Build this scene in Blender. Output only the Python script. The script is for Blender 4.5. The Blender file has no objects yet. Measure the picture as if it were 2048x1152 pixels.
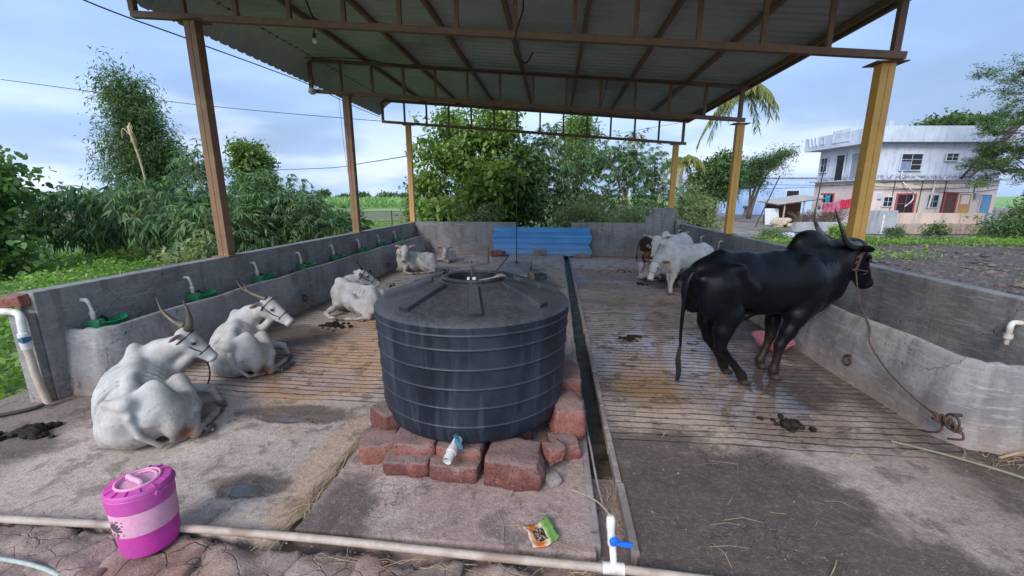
import bpy, bmesh, math, random
import numpy as np
from mathutils import Vector, Matrix, noise as mnoise
R = math.radians
SC = bpy.context.scene
COL = SC.collection

# ---------------------------------------------------------------- camera, sky, sun, exposure
cd = bpy.data.cameras.new('camera'); cam = bpy.data.objects.new('camera', cd); COL.objects.link(cam)
cd.sensor_width = 36; cd.lens = 36 * 835 / 2048; cd.clip_start = .05; cd.clip_end = 3000
cam.location = (0, 0, 1.85); cam.rotation_euler = (R(90 - 12.43), 0, R(5.87))
SC.camera = cam
SC.view_settings.view_transform = 'Standard'; SC.view_settings.look = 'None'
SC.view_settings.gamma = 1; SC.view_settings.exposure = 1.1
SUN_EL, SUN_AZ = 34, 203          # azimuth clockwise from +Y: behind the camera, a little to its left


class G:
    """small node-graph helper"""
    def __init__(s, nt):
        s.nt = nt; nt.nodes.clear()
    def n(s, t, **kw):
        x = s.nt.nodes.new(t)
        for k, v in kw.items(): setattr(x, k, v)
        return x
    def link(s, a, b):
        if hasattr(a, 'bl_idname') or not isinstance(a, (int, float, tuple, list)): s.nt.links.new(a, b)
        else:
            if isinstance(a, (tuple, list)) and len(a) == 3 and b.type == 'RGBA': a = (*a, 1)
            b.default_value = a
    def m(s, op, a, b=0.0, c=0.0, clamp=False):
        x = s.n('ShaderNodeMath', operation=op, use_clamp=clamp)
        s.link(a, x.inputs[0]); s.link(b, x.inputs[1]); s.link(c, x.inputs[2]); return x.outputs[0]
    def vm(s, op, a, b=(0, 0, 0)):
        x = s.n('ShaderNodeVectorMath', operation=op); s.link(a, x.inputs[0]); s.link(b, x.inputs[1])
        return x.outputs['Value'] if op in ('LENGTH', 'DOT_PRODUCT', 'DISTANCE') else x.outputs[0]
    def sep(s, v):
        x = s.n('ShaderNodeSeparateXYZ'); s.link(v, x.inputs[0]); return x.outputs
    def comb(s, a, b, c):
        x = s.n('ShaderNodeCombineXYZ')
        for i, q in enumerate((a, b, c)): s.link(q, x.inputs[i])
        return x.outputs[0]
    def noise(s, v, sc, det=4, ro=.55, dist=0, col=False):
        x = s.n('ShaderNodeTexNoise'); s.link(v, x.inputs['Vector'])
        x.inputs['Scale'].default_value = sc; x.inputs['Detail'].default_value = det
        x.inputs['Roughness'].default_value = ro; x.inputs['Distortion'].default_value = dist
        return x.outputs['Color' if col else 'Fac']
    def vor(s, v, sc, feat='F1', out='Distance', rnd=1):
        x = s.n('ShaderNodeTexVoronoi', feature=feat); s.link(v, x.inputs['Vector'])
        x.inputs['Scale'].default_value = sc; x.inputs['Randomness'].default_value = rnd
        return x.outputs[out]
    def ss(s, v, a, b, lo=0, hi=1):
        x = s.n('ShaderNodeMapRange', interpolation_type='SMOOTHSTEP'); s.link(v, x.inputs[0])
        x.inputs[1].default_value = a; x.inputs[2].default_value = b
        x.inputs[3].default_value = lo; x.inputs[4].default_value = hi; return x.outputs[0]
    def ramp(s, f, stops):
        x = s.n('ShaderNodeValToRGB'); s.link(f, x.inputs[0]); e = x.color_ramp.elements
        while len(e) < len(stops): e.new(.5)
        for q, (p, c) in zip(e, stops): q.position = p; q.color = (*c, 1)
        return x.outputs[0]
    def mix(s, f, a, b, blend='MIX'):
        x = s.n('ShaderNodeMix', data_type='RGBA', blend_type=blend)
        s.link(f, x.inputs['Factor']); s.link(a, x.inputs[6]); s.link(b, x.inputs[7]); return x.outputs[2]
    def bump(s, h, st=.5, d=.02, nrm=None):
        x = s.n('ShaderNodeBump'); s.link(h, x.inputs['Height'])
        x.inputs['Strength'].default_value = st; x.inputs['Distance'].default_value = d
        if nrm is not None: s.link(nrm, x.inputs['Normal'])
        return x.outputs[0]
    def geo(s, out='Position'): return s.n('ShaderNodeNewGeometry').outputs[out]
    def obj(s): return s.n('ShaderNodeTexCoord').outputs['Object']


w = bpy.data.worlds.new('World'); SC.world = w; w.use_nodes = True
g = G(w.node_tree)
tc = g.n('ShaderNodeTexCoord').outputs['Generated']
sky = g.n('ShaderNodeTexSky', sky_type='NISHITA', sun_disc=False)
sky.sun_elevation = R(SUN_EL); sky.sun_rotation = R(SUN_AZ); sky.air_density = 1.2; sky.dust_density = 2
d = g.sep(tc)
zc = g.m('MAXIMUM', d[2], 0.0)
cv = g.comb(g.m('DIVIDE', d[0], g.m('ADD', zc, .22)), g.m('DIVIDE', d[1], g.m('ADD', zc, .22)), 0.0)
cn = g.noise(cv, .6, 4, .45, .2)
cn2 = g.noise(g.vm('MULTIPLY', tc, (1.6, 1.6, 6)), 1.3, 4, .45)
cl = g.m('ADD', g.m('MULTIPLY', cn, .62), g.m('MULTIPLY', cn2, .38))
ccol = g.ramp(cl, [(.34, (.22, .33, .56)), (.46, (.30, .46, .78)), (.56, (.42, .61, .96)), (.70, (.74, .87, 1.06))])
hz = g.ss(zc, .0, .30, 1, 0)
hz = g.m('MULTIPLY', hz, g.ss(cn2, .44, .58, .15, 1.0))
ccol = g.mix(g.m('MULTIPLY', hz, .75), ccol, (.86, .95, 1.06))
skyc = g.mix(1.0, sky.outputs[0], (.085, .085, .085), 'MULTIPLY')
tot = g.mix(.80, skyc, ccol)
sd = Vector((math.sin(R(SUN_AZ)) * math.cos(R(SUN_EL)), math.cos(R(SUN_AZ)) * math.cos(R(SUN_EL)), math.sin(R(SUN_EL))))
glow = g.m('POWER', g.m('MAXIMUM', g.vm('DOT_PRODUCT', tc, tuple(sd)), 0.0), 2.0)   # extra sky brightness round the unseen sun, added to light the shed
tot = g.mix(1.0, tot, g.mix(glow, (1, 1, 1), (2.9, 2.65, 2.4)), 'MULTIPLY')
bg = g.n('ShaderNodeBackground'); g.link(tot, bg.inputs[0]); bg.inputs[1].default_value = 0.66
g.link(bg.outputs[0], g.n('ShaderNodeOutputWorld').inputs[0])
sl = bpy.data.lights.new('sun', 'SUN'); sl.energy = 1.15; sl.angle = R(20); sl.color = (1, .95, .87)
so = bpy.data.objects.new('sun', sl); COL.objects.link(so); so.rotation_euler = (R(90 - SUN_EL), 0, R(180 - SUN_AZ) )
so.location = (-3, -8, 8)

# ---------------------------------------------------------------- materials
def mat(name, fn=None, base=(.5, .5, .5), rough=.6, metal=0.0, spec=None):
    m = bpy.data.materials.new(name); m.use_nodes = True; g = G(m.node_tree)
    p = g.n('ShaderNodeBsdfPrincipled'); g.link(p.outputs[0], g.n('ShaderNodeOutputMaterial').inputs[0])
    p.inputs['Base Color'].default_value = (*base, 1); p.inputs['Roughness'].default_value = rough
    p.inputs['Metallic'].default_value = metal
    if spec is not None: p.inputs['Specular IOR Level'].default_value = spec
    if fn: fn(g, p)
    return m

def worn(name, c1, c2, scale=6, rough=(.5, .8), bump=.3, bd=.01, c3=None, metal=0.0, fine=60, world=False, streak=False, spec=None):
    """two- or three-tone weathered surface with fine bump"""
    def fn(g, p):
        v = g.geo() if world else g.obj()
        vs = g.vm('MULTIPLY', v, (1, 1, .18)) if streak else v
        a = g.noise(vs, scale, 6, .6, .3); b = g.noise(v, fine, 3, .6); c = g.noise(v, scale * .35, 3, .5)
        col = g.mix(g.ss(a, .35, .65), c1, c2)
        if c3: col = g.mix(g.ss(c, .52, .66), col, c3)
        col = g.mix(g.m('MULTIPLY', g.ss(b, .3, .7), .22), col, (.5 * c1[0], .5 * c1[1], .5 * c1[2]))
        g.link(col, p.inputs['Base Color']); g.link(g.ss(a, .3, .7, *rough), p.inputs['Roughness'])
        g.link(g.bump(g.m('ADD', g.m('MULTIPLY', a, .6), g.m('MULTIPLY', b, .4)), bump, bd), p.inputs['Normal'])
    return mat(name, fn, metal=metal, spec=spec)

def blob(g, x, y, cx, cy, rx, ry, wob, soft=.35):
    """soft-edged stain on the ground: 1 inside, 0 outside"""
    dx = g.m('DIVIDE', g.m('SUBTRACT', x, cx), rx); dy = g.m('DIVIDE', g.m('SUBTRACT', y, cy), ry)
    r = g.m('SQRT', g.m('ADD', g.m('MULTIPLY', dx, dx), g.m('MULTIPLY', dy, dy)))
    r = g.m('ADD', r, g.m('MULTIPLY', g.m('SUBTRACT', wob, .5), 1.6))
    return g.ss(r, 1 - soft, 1 + soft * .3, 1, 0)

def addall(g, l):
    a = l[0]
    for b in l[1:]: a = g.m('MAXIMUM', a, b)
    return a

def floor_fn(side):
    def fn(g, p):
        v = g.geo(); s = g.sep(v); x, y = s[0], s[1]
        w1 = g.noise(v, 1.6, 5, .6); w2 = g.noise(v, 5.0, 5, .62); fine = g.m('ADD', g.m('MULTIPLY', g.noise(v, 30, 5, .72), .6), g.m('MULTIPLY', g.noise(v, 120, 3, .7), .4))
        big = g.noise(g.vm('MULTIPLY', v, (.8, 1.6, 1)), .8, 4, .55, .6)
        if side == 'left':
            col = g.ramp(big, [(.34, (.38, .30, .26)), (.47, (.54, .42, .36)), (.56, (.48, .39, .34)), (.68, (.64, .54, .47))])
            dirt = (.085, .06, .045)
        elif side == 'right':
            col = g.ramp(big, [(.33, (.26, .19, .16)), (.46, (.42, .315, .265)), (.56, (.37, .28, .24)), (.68, (.54, .43, .365))])
            dirt = (.055, .042, .035)
        else:
            col = g.ramp(big, [(.33, (.32, .225, .20)), (.5, (.40, .285, .25)), (.66, (.46, .34, .30))])
            dirt = (.09, .065, .055)
        st = lambda *a: blob(g, x, y, *a)
        if side == 'left':
            col = g.mix(g.m('MULTIPLY', st(-1.60, 2.5, .16, .75, w2), .42), col, (.50, .30, .14))
            col = g.mix(g.m('MULTIPLY', st(-2.4, 4.7, 1.0, 1.6, w1), .8), col, (.66, .38, .20))
            col = g.mix(g.m('MULTIPLY', st(-3.3, 9.5, 2.2, 2.2, w1), .75), col, (.46, .39, .32))
            dk = addall(g, [st(-1.95, 2.2, .30, .14, w2), st(-3.6, 5.0, .9, .5, w1), st(-2.2, 3.1, .6, .16, w2), st(-4.1, 2.45, .45, .3, w1)])
        elif side == 'right':
            col = g.mix(g.m('MULTIPLY', st(1.05, 3.25, .6, .5, w1), .9), col, (.58, .43, .34))
            col = g.mix(g.m('MULTIPLY', st(.95, 4.1, .35, .7, w1), .7), col, (.50, .29, .12))
            col = g.mix(g.m('MULTIPLY', st(1.5, 8.2, 1.5, 1.1, w1), .75), col, (.56, .39, .27))
            col = g.mix(g.m('MULTIPLY', st(1.5, 10.2, 2.2, .7, w2), .8), col, (.46, .24, .16))
            col = g.mix(g.m('MULTIPLY', st(1.3, 11.9, 2.2, 1.0, w2), .8), col, (.62, .47, .37))
            col = g.mix(g.m('MULTIPLY', st(2.1, 2.35, .9, .5, w2), .75), col, (.37, .28, .235))
            dk = addall(g, [st(.80, 2.15, .7, 1.15, w1), st(1.35, 2.5, .75, .55, w1), st(1.6, 1.9, 1.0, .35, w2), st(2.3, 4.3, .5, .8, w1), st(1.3, 1.7, .9, .35, w1), st(2.35, 9.3, .5, .8, w1)])
        else:
            col = g.mix(g.m('MULTIPLY', g.ss(y, 6, 9.5), .85), col, (.50, .40, .31))
            dk = addall(g, [st(-.35, 8.2, .6, .9, w1), st(-1.2, 1.9, .25, .5, w1)])
        if side == 'left': dk = g.m('MAXIMUM', dk, g.m('MULTIPLY', g.ss(g.m('ADD', x, g.m('MULTIPLY', w2, .5)), -3.75, -3.45, 1, 0), .75))
        if side == 'right': dk = g.m('MAXIMUM', dk, g.m('MULTIPLY', g.ss(g.m('ADD', x, g.m('MULTIPLY', w2, .5)), 2.75, 3.15), .8))
        col = g.mix(g.m('MULTIPLY', dk, .80), col, dirt)
        col = g.mix(g.m('MULTIPLY', g.ss(w2, .52, .61), .5), col, dirt)
        col = g.mix(g.m('MULTIPLY', g.m('MULTIPLY', g.ss(w1, .54, .64), g.m('SUBTRACT', 1.0, dk)), .45), col, (.60, .50, .43))
        col = g.mix(g.m('MULTIPLY', g.ss(fine, .42, .62), .42), col, dirt)
        col = g.mix(g.m('MULTIPLY', g.ss(fine, .46, .36), .22), col, (.62, .55, .50))
        # hairline cracks in patches
        vv = g.vm('ADD', g.vm('MULTIPLY', v, (1, 1.0, 1)), g.vm('MULTIPLY', g.noise(v, 4, 3, .6, 0, True), (.28, .28, 0)))
        ck = g.m('MINIMUM', g.ss(g.vor(vv, 17, 'DISTANCE_TO_EDGE'), .0, .04), g.ss(g.vor(vv, 4.2, 'DISTANCE_TO_EDGE'), .0, .010))
        ckm = g.m('MULTIPLY', g.m('SUBTRACT', 1.0, ck), g.ss(g.noise(v, 1.1, 3, .5), .50, .64))
        # combed grooves running across the bays
        yy = g.m('ADD', y, g.m('ADD', g.m('MULTIPLY', g.noise(g.vm('MULTIPLY', v, (.7, 1, 1)), 1.6, 4, .6), .15), g.m('MULTIPLY', fine, .02)))
        fr = g.m('FRACT', g.m('DIVIDE', yy, .092))
        gr = g.ss(g.m('ABSOLUTE', g.m('SUBTRACT', fr, .5)), .03, .15, 1, 0)
        if side == 'left': gm = g.m('MULTIPLY', g.ss(y, 3.32, 3.40), g.ss(y, 8.5, 10.5, 1, .35))
        elif side == 'right': gm = g.m('MULTIPLY', g.ss(y, 2.95, 3.02), g.ss(y, 6.8, 8.6, 1, .2))
        else: gm = g.m('MULTIPLY', y, 0.0)
        gr = g.m('MULTIPLY', g.m('MULTIPLY', gr, gm), g.ss(g.noise(g.vm('MULTIPLY', v, (.5, 4, 1)), 2.4, 4, .6), .28, .50))
        col = g.mix(g.m('MULTIPLY', g.m('MAXIMUM', g.m('MULTIPLY', gr, .8), g.m('MULTIPLY', ckm, .5)), .85), col, (.022, .017, .014))
        # wet film and puddles
        if side == 'right':
            wet = addall(g, [st(1.25, 4.8, 1.25, 1.35, w1), st(1.3, 6.3, 1.6, .5, w1), st(.72, 4.1, .35, .6, w1), st(2.0, 3.9, .7, .7, w1),
                             st(1.35, 7.45, 1.0, .35, w2), st(2.0, 3.5, .8, .6, w1), st(.9, 8.8, .8, .4, w2)])
            rr = (.34, .80)
            damp = addall(g, [st(1.5, 5.6, 1.6, 2.6, w1), st(1.4, 8.8, 1.6, 1.6, w1)])
        elif side == 'left':
            wet = addall(g, [st(-1.95, 2.16, .22, .08, w2), st(-2.4, 3.8, .55, .35, w1), st(-2.25, 3.02, .3, .07, w2), st(-3.2, 4.2, .5, .5, w1)]); rr = (.55, .9)
        else: wet = st(-.35, 9.2, .38, .25, w1); rr = (.7, .9)
        wet = g.m('MULTIPLY', wet, g.ss(w2, .58, .68, 1, 0))
        col = g.mix(g.m('MULTIPLY', wet, .45), col, g.mix(1.0, col, (.42, .36, .30), 'MULTIPLY'))
        g.link(col, p.inputs['Base Color'])
        ro = g.ss(w2, .3, .65, *rr)
        if side == 'right': ro = g.m('MULTIPLY', ro, g.m('SUBTRACT', 1.0, g.m('MULTIPLY', damp, .70)))
        rx = g.n('ShaderNodeMix', data_type='FLOAT'); g.link(wet, rx.inputs[0]); g.link(ro, rx.inputs[2]); rx.inputs[3].default_value = .035
        g.link(rx.outputs[0], p.inputs['Roughness'])
        h = g.m('ADD', g.m('MULTIPLY', w2, .5), g.m('MULTIPLY', fine, .5))
        h = g.m('MULTIPLY', h, g.m('SUBTRACT', 1.0, g.m('MULTIPLY', wet, .975)))
        h = g.m('SUBTRACT', h, g.m('MULTIPLY', gr, .55)); h = g.m('SUBTRACT', h, g.m('MULTIPLY', ckm, .22))
        g.link(g.bump(h, .75, .03), p.inputs['Normal'])
    return fn

M = {}
M['floorL'] = mat('floor_left', floor_fn('left')); M['floorR'] = mat('floor_right', floor_fn('right')); M['floorC'] = mat('floor_centre', floor_fn('mid'))

def wall_fn(c1, c2, c3, sc=1.3):
    def fn(g, p):
        v = g.geo(); z = g.sep(v)[2]
        a = g.noise(v, sc, 6, .6, .4); b = g.noise(g.vm('MULTIPLY', v, (3, 3, .5)), 2.2, 4, .6); f = g.noise(v, 70, 3, .6); c = g.noise(v, .6, 3)
        col = g.mix(g.ss(a, .35, .62), c1, c2)
        col = g.mix(g.m('MULTIPLY', g.ss(b, .50, .66), .45), col, c3)
        col = g.mix(g.m('MULTIPLY', g.ss(g.m('ADD', z, g.m('MULTIPLY', a, .35)), .12, .48, 1, 0), .55), col, (.30, .21, .165))   # splash of mud near the floor
        pits = g.ss(g.vor(v, 26, 'F1'), .03, .075, 1, 0)
        col = g.mix(g.m('MULTIPLY', pits, g.m('MULTIPLY', g.ss(c, .5, .6), .6)), col, (.06, .055, .055))
        q = g.vm('ADD', v, g.vm('MULTIPLY', g.noise(v, 3, 4, .6, 0, True), (.5, .5, .5))); ck = g.m('MULTIPLY', g.ss(g.vor(q, 1.3, 'DISTANCE_TO_EDGE'), .0, .006, 1, 0), g.ss(g.noise(v, .9, 2), .46, .54))
        tr = g.noise(g.vm('MULTIPLY', v, (1.2, 1.2, 9)), 3.2, 5, .7, .6); gr_ = g.noise(v, 24, 5, .75)
        col = g.mix(g.m('MULTIPLY', g.ss(tr, .5, .66), .30), col, (.50, .475, .46)); col = g.mix(g.m('MULTIPLY', g.ss(gr_, .5, .64), .35), col, c3); col = g.mix(g.m('MULTIPLY', ck, .75), col, (.04, .035, .035))
        g.link(col, p.inputs['Base Color']); g.link(g.ss(a, .3, .7, .55, .85), p.inputs['Roughness'])
        g.link(g.bump(g.m('SUBTRACT', g.m('ADD', g.m('MULTIPLY', tr, .5), g.m('ADD', g.m('MULTIPLY', a, .4), g.m('MULTIPLY', gr_, .25))), g.m('MULTIPLY', ck, .4)), .6, .02), p.inputs['Normal'])
    return fn
M['wall'] = mat('cement_plaster', wall_fn((.165, .158, .158), (.27, .258, .255), (.085, .08, .08)))
M['trough'] = mat('trough_cement', wall_fn((.17, .162, .166), (.33, .315, .315), (.085, .08, .085), .9))
M['steel'] = worn('brown_painted_steel', (.20, .11, .06), (.27, .155, .08), 5, (.5, .75), .25, .004, (.36, .20, .09))
M['chord'] = worn('rusty_brown_steel', (.15, .085, .055), (.22, .125, .08), 7, (.5, .8), .25, .003)
M['yellow'] = worn('ochre_painted_steel', (.62, .33, .065), (.70, .39, .09), 4, (.45, .6), .15, .003, (.54, .27, .05))
M['sheet'] = worn('grey_roof_sheet', (.36, .36, .375), (.44, .44, .46), 1.2, (.45, .6), .1, .003, (.26, .255, .26), world=True)
M['pvc'] = worn('white_pvc', (.62, .60, .58), (.74, .72, .70), 14, (.35, .6), .15, .002, (.42, .36, .31))
M['pvcd'] = worn('dusty_grey_pvc', (.36, .28, .225), (.46, .38, .32), 8, (.5, .75), .2, .002, (.27, .19, .15))
M['blue'] = mat('blue_plastic', base=(.01, .13, .60), rough=.35)
M['navy'] = worn('blue_grey_plastic', (.03, .12, .20), (.05, .17, .27), 10, (.4, .6))
M['green'] = worn('green_plastic', (.012, .20, .085), (.02, .30, .13), 12, (.28, .5), .1, .002, (.06, .16, .08))
M['rope'] = worn('brown_rope', (.06, .033, .028), (.11, .062, .05), 40, (.8, .95), .6, .004)
M['ropeb'] = worn('black_rope', (.03, .028, .028), (.06, .05, .05), 40, (.7, .9), .6, .004)
M['black'] = mat('black_rubber', base=(.012, .012, .013), rough=.5)
M['dung'] = worn('wet_dung', (.010, .008, .006), (.030, .022, .016), 30, (.5, .85), .9, .012, spec=.2)
M['straw'] = worn('dry_straw', (.30, .21, .13), (.42, .32, .20), 12, (.7, .9))
M['iron'] = worn('dark_iron', (.045, .035, .032), (.09, .065, .055), 20, (.5, .8), .4, .003, metal=.4)

def later_fn(g, p):
    v = g.obj(); a = g.noise(v, 5, 5, .6); f = g.noise(v, 42, 4, .7); h = g.vor(g.vm('ADD', v, g.vm('MULTIPLY', g.noise(v, 30, 3, .6, 0, True), (.03, .03, .03))), 62, 'F1'); z = g.sep(g.geo('Normal'))[2]; r = g.n('ShaderNodeObjectInfo').outputs['Random']
    col = g.mix(g.ss(g.m('ADD', a, g.m('MULTIPLY', g.m('SUBTRACT', r, .5), .3)), .36, .62), (.12, .040, .032), (.235, .085, .065))
    col = g.mix(g.m('MULTIPLY', g.ss(g.m('ADD', z, g.m('MULTIPLY', g.m('SUBTRACT', a, .5), 1.2)), .1, .9), .75), col, (.21, .15, .135))     # dust lies on the tops
    col = g.mix(g.m('MULTIPLY', g.ss(f, .55, .72), .5), col, (.36, .19, .15))
    col = g.mix(g.m('MULTIPLY', g.ss(h, .08, .30, 1, 0), .6), col, (.05, .02, .018))
    g.link(col, p.inputs['Base Color']); p.inputs['Roughness'].default_value = .92
    g.link(g.bump(g.m('ADD', g.m('MULTIPLY', f, .6), g.m('MULTIPLY', g.ss(h, .02, .3), .7)), 1.0, .014), p.inputs['Normal'])
M['laterite'] = mat('red_laterite', later_fn)
def dust_fn(g, p):
    v = g.geo(); a = g.noise(v, 5, 6, .65); f = g.noise(v, 60, 4, .7); c_ = g.ss(g.vor(g.vm('ADD', v, g.vm('MULTIPLY', g.noise(v, 5, 3, .6, 0, True), (.09, .09, .09))), 6, 'DISTANCE_TO_EDGE'), .0, .03); q = g.noise(v, 1.3, 4, .6)
    col = g.mix(g.ss(a, .35, .65), (.22, .155, .135), (.36, .265, .225)); col = g.mix(g.m('MULTIPLY', g.ss(q, .5, .62), .7), col, (.25, .11, .08)); col = g.mix(g.m('MULTIPLY', g.ss(f, .5, .7), .5), col, (.12, .08, .065))
    col = g.mix(g.m('MULTIPLY', g.m('SUBTRACT', 1.0, c_), g.m('MULTIPLY', g.ss(q, .46, .56), .7)), col, (.06, .042, .035))
    g.link(col, p.inputs['Base Color']); p.inputs['Roughness'].default_value = .93
    h = g.m('ADD', g.m('MULTIPLY', a, .5), g.m('MULTIPLY', f, .45)); g.link(g.bump(g.m('ADD', h, g.m('MULTIPLY', c_, .3)), .9, .022), p.inputs['Normal'])
M['dustlat'] = mat('dusty_laterite', dust_fn)
M['greystone'] = worn('grey_stone', (.20, .17, .16), (.30, .26, .24), 8, (.8, .95), .7, .01)

def tank_fn(g, p):
    v = g.obj(); a = g.noise(g.vm('MULTIPLY', v, (1, 1, .35)), 3.2, 6, .65, .5); f = g.noise(v, 55, 4, .65); s = g.noise(g.vm('MULTIPLY', v, (5, 5, .4)), 3, 4, .6); z = g.sep(g.geo('Normal'))[2]
    col = g.mix(g.ss(a, .38, .64), (.009, .012, .020), (.022, .028, .043))
    col = g.mix(g.m('MULTIPLY', g.ss(s, .52, .68), .45), col, (.05, .06, .082))
    col = g.mix(g.m('MULTIPLY', g.ss(z, .25, .7), g.ss(g.m('ADD', f, g.m('MULTIPLY', a, .5)), .55, .95, .25, .7)), col, (.085, .08, .082))
    p.inputs['Specular IOR Level'].default_value = .3
    g.link(col, p.inputs['Base Color']); g.link(g.ss(a, .3, .7, .38, .62), p.inputs['Roughness'])
    g.link(g.bump(g.m('ADD', g.m('MULTIPLY', f, .3), g.m('MULTIPLY', a, .5)), .25, .01), p.inputs['Normal'])
M['tank'] = mat('dusty_dark_plastic', tank_fn)

def coat(name, rough=.75, sheen=.3, grain=.12):
    def fn(g, p):
        at = g.n('ShaderNodeAttribute', attribute_name='col').outputs['Color']; v = g.obj()
        a = g.noise(v, 7, 5, .6); f = g.noise(g.vm('MULTIPLY', v, (1, 1, .4)), 130, 3, .6)
        big = g.noise(v, 2.6, 4, .6); hair = g.noise(g.vm('MULTIPLY', v, (1, 1, .22)), 60, 4, .7)
        c = g.mix(1.0, at, g.mix(g.ss(g.m('ADD', g.m('MULTIPLY', a, .6), g.m('MULTIPLY', big, .4)), .38, .58), (1 - grain, 1 - grain * 1.15, 1 - grain * 1.35), (1, 1, 1)), 'MULTIPLY')
        if rough > .7:
            z = g.sep(v)[2]; sm = g.ss(g.m('ADD', g.noise(v, 9, 6, .7, .5), g.m('MULTIPLY', g.m('SUBTRACT', .30, z), .38)), .56, .70)
            c = g.mix(g.m('MULTIPLY', sm, .55), c, (.20, .13, .09))
        c = g.mix(g.m('MULTIPLY', g.ss(hair, .5, .72), .30), c, g.mix(1.0, c, (.62, .56, .50), 'MULTIPLY'))
        g.link(c, p.inputs['Base Color']); p.inputs['Roughness'].default_value = rough
        p.inputs['Specular IOR Level'].default_value = .14 if rough < .7 else .35; p.inputs['Sheen Weight'].default_value = sheen; p.inputs['Sheen Roughness'].default_value = .5
        g.link(g.bump(g.m('ADD', g.m('MULTIPLY', a, .7), g.m('ADD', g.m('MULTIPLY', f, .12), g.m('MULTIPLY', hair, .22))), .55, .016), p.inputs['Normal'])
    return mat(name, fn)
M['white_coat'] = coat('white_coat', .85, .05, .24); M['black_coat'] = coat('black_coat', .36, .0, .25)
M['horn'] = worn('grey_horn', (.07, .055, .045), (.14, .11, .09), 9, (.4, .6), .3, .006, (.06, .045, .04), streak=True)
M['hornb'] = worn('black_horn', (.018, .016, .016), (.04, .035, .032), 9, (.3, .5), .2, .004, (.16, .14, .12))
M['eye'] = mat('dark_eye', base=(.008, .006, .005), rough=.12)
M['yellowtag'] = mat('yellow_tag', base=(.75, .38, .02), rough=.5)
M['tailhair'] = worn('tail_hair', (.004, .004, .005), (.010, .010, .010), 60, (.6, .8), .8, .01)
M['tailgrey'] = worn('grey_tail_hair', (.09, .08, .08), (.2, .18, .18), 60, (.6, .8), .8, .01)

def leafmat(name, cols, trans=.35, rough=.5):
    m = bpy.data.materials.new(name); m.use_nodes = True; g = G(m.node_tree)
    r = g.geo('Random Per Island'); v = g.geo()
    a = g.noise(v, 1.4, 3, .6)
    c = g.ramp(g.m('ADD', g.m('MULTIPLY', r, .62), g.m('MULTIPLY', g.ss(a, .3, .7), .38)), [(.96 * i / (len(cols) - 1), q) for i, q in enumerate(cols)] + [(.985, (.24, .17, .06))])
    p = g.n('ShaderNodeBsdfPrincipled'); g.link(c, p.inputs['Base Color']); p.inputs['Roughness'].default_value = rough
    p.inputs['Specular IOR Level'].default_value = .35
    t = g.n('ShaderNodeBsdfTranslucent'); g.link(g.mix(1.0, c, (1.5, 1.6, .8), 'MULTIPLY'), t.inputs[0])
    x = g.n('ShaderNodeMixShader'); x.inputs[0].default_value = trans; g.link(p.outputs[0], x.inputs[1]); g.link(t.outputs[0], x.inputs[2])
    g.link(x.outputs[0], g.n('ShaderNodeOutputMaterial').inputs[0]); return m
M['bamboo'] = leafmat('bamboo_leaf', [(.022, .055, .025), (.06, .12, .05), (.13, .22, .085), (.26, .36, .17)])
M['leafbroad'] = leafmat('broad_leaf', [(.035, .07, .018), (.09, .165, .03), (.17, .26, .055), (.30, .38, .11)])
M['leafdark'] = leafmat('dark_leaf', [(.022, .05, .02), (.05, .10, .032), (.10, .17, .055), (.17, .25, .10)])
M['leafbig'] = leafmat('big_leaf', [(.03, .075, .02), (.07, .14, .035), (.13, .22, .06), (.26, .36, .13)])
M['leafpale'] = leafmat('pale_leaf', [(.08, .12, .05), (.15, .20, .08), (.24, .29, .13), (.36, .40, .22)])
M['grass'] = leafmat('grass_blade', [(.06, .13, .02), (.13, .24, .04), (.22, .36, .07), (.32, .44, .12)])
M['palm'] = leafmat('palm_frond', [(.10, .14, .03), (.16, .19, .05), (.26, .26, .08), (.36, .32, .13)])
M['bark'] = worn('bark', (.08, .055, .04), (.16, .12, .09), 8, (.8, .95), .9, .02, streak=True)
M['bambootrunk'] = worn('dry_yellow_stem', (.34, .25, .12), (.48, .36, .19), 5, (.6, .8), .5, .01, (.22, .14, .08))

# ---------------------------------------------------------------- object helpers
def tag(o, label=None, cat=None, group=None, kind=None):
    for k, v in (('label', label), ('category', cat), ('group', group), ('kind', kind)):
        if v: o[k] = v
    return o

def thing(name, loc, label, cat, group=None, rz=0):
    o = bpy.data.objects.new(name, None); COL.objects.link(o); o.location = loc; o.rotation_euler = (0, 0, rz)
    o.empty_display_size = .1
    return tag(o, label, cat, group)

def meshobj(name, me, m, parent=None, smooth=False):
    o = bpy.data.objects.new(name, me); COL.objects.link(o)
    for q in (m if isinstance(m, (list, tuple)) else [m]): me.materials.append(q)
    if smooth: me.polygons.foreach_set('use_smooth', [True] * len(me.polygons))
    if parent is not None: o.parent = parent
    return o

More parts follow.
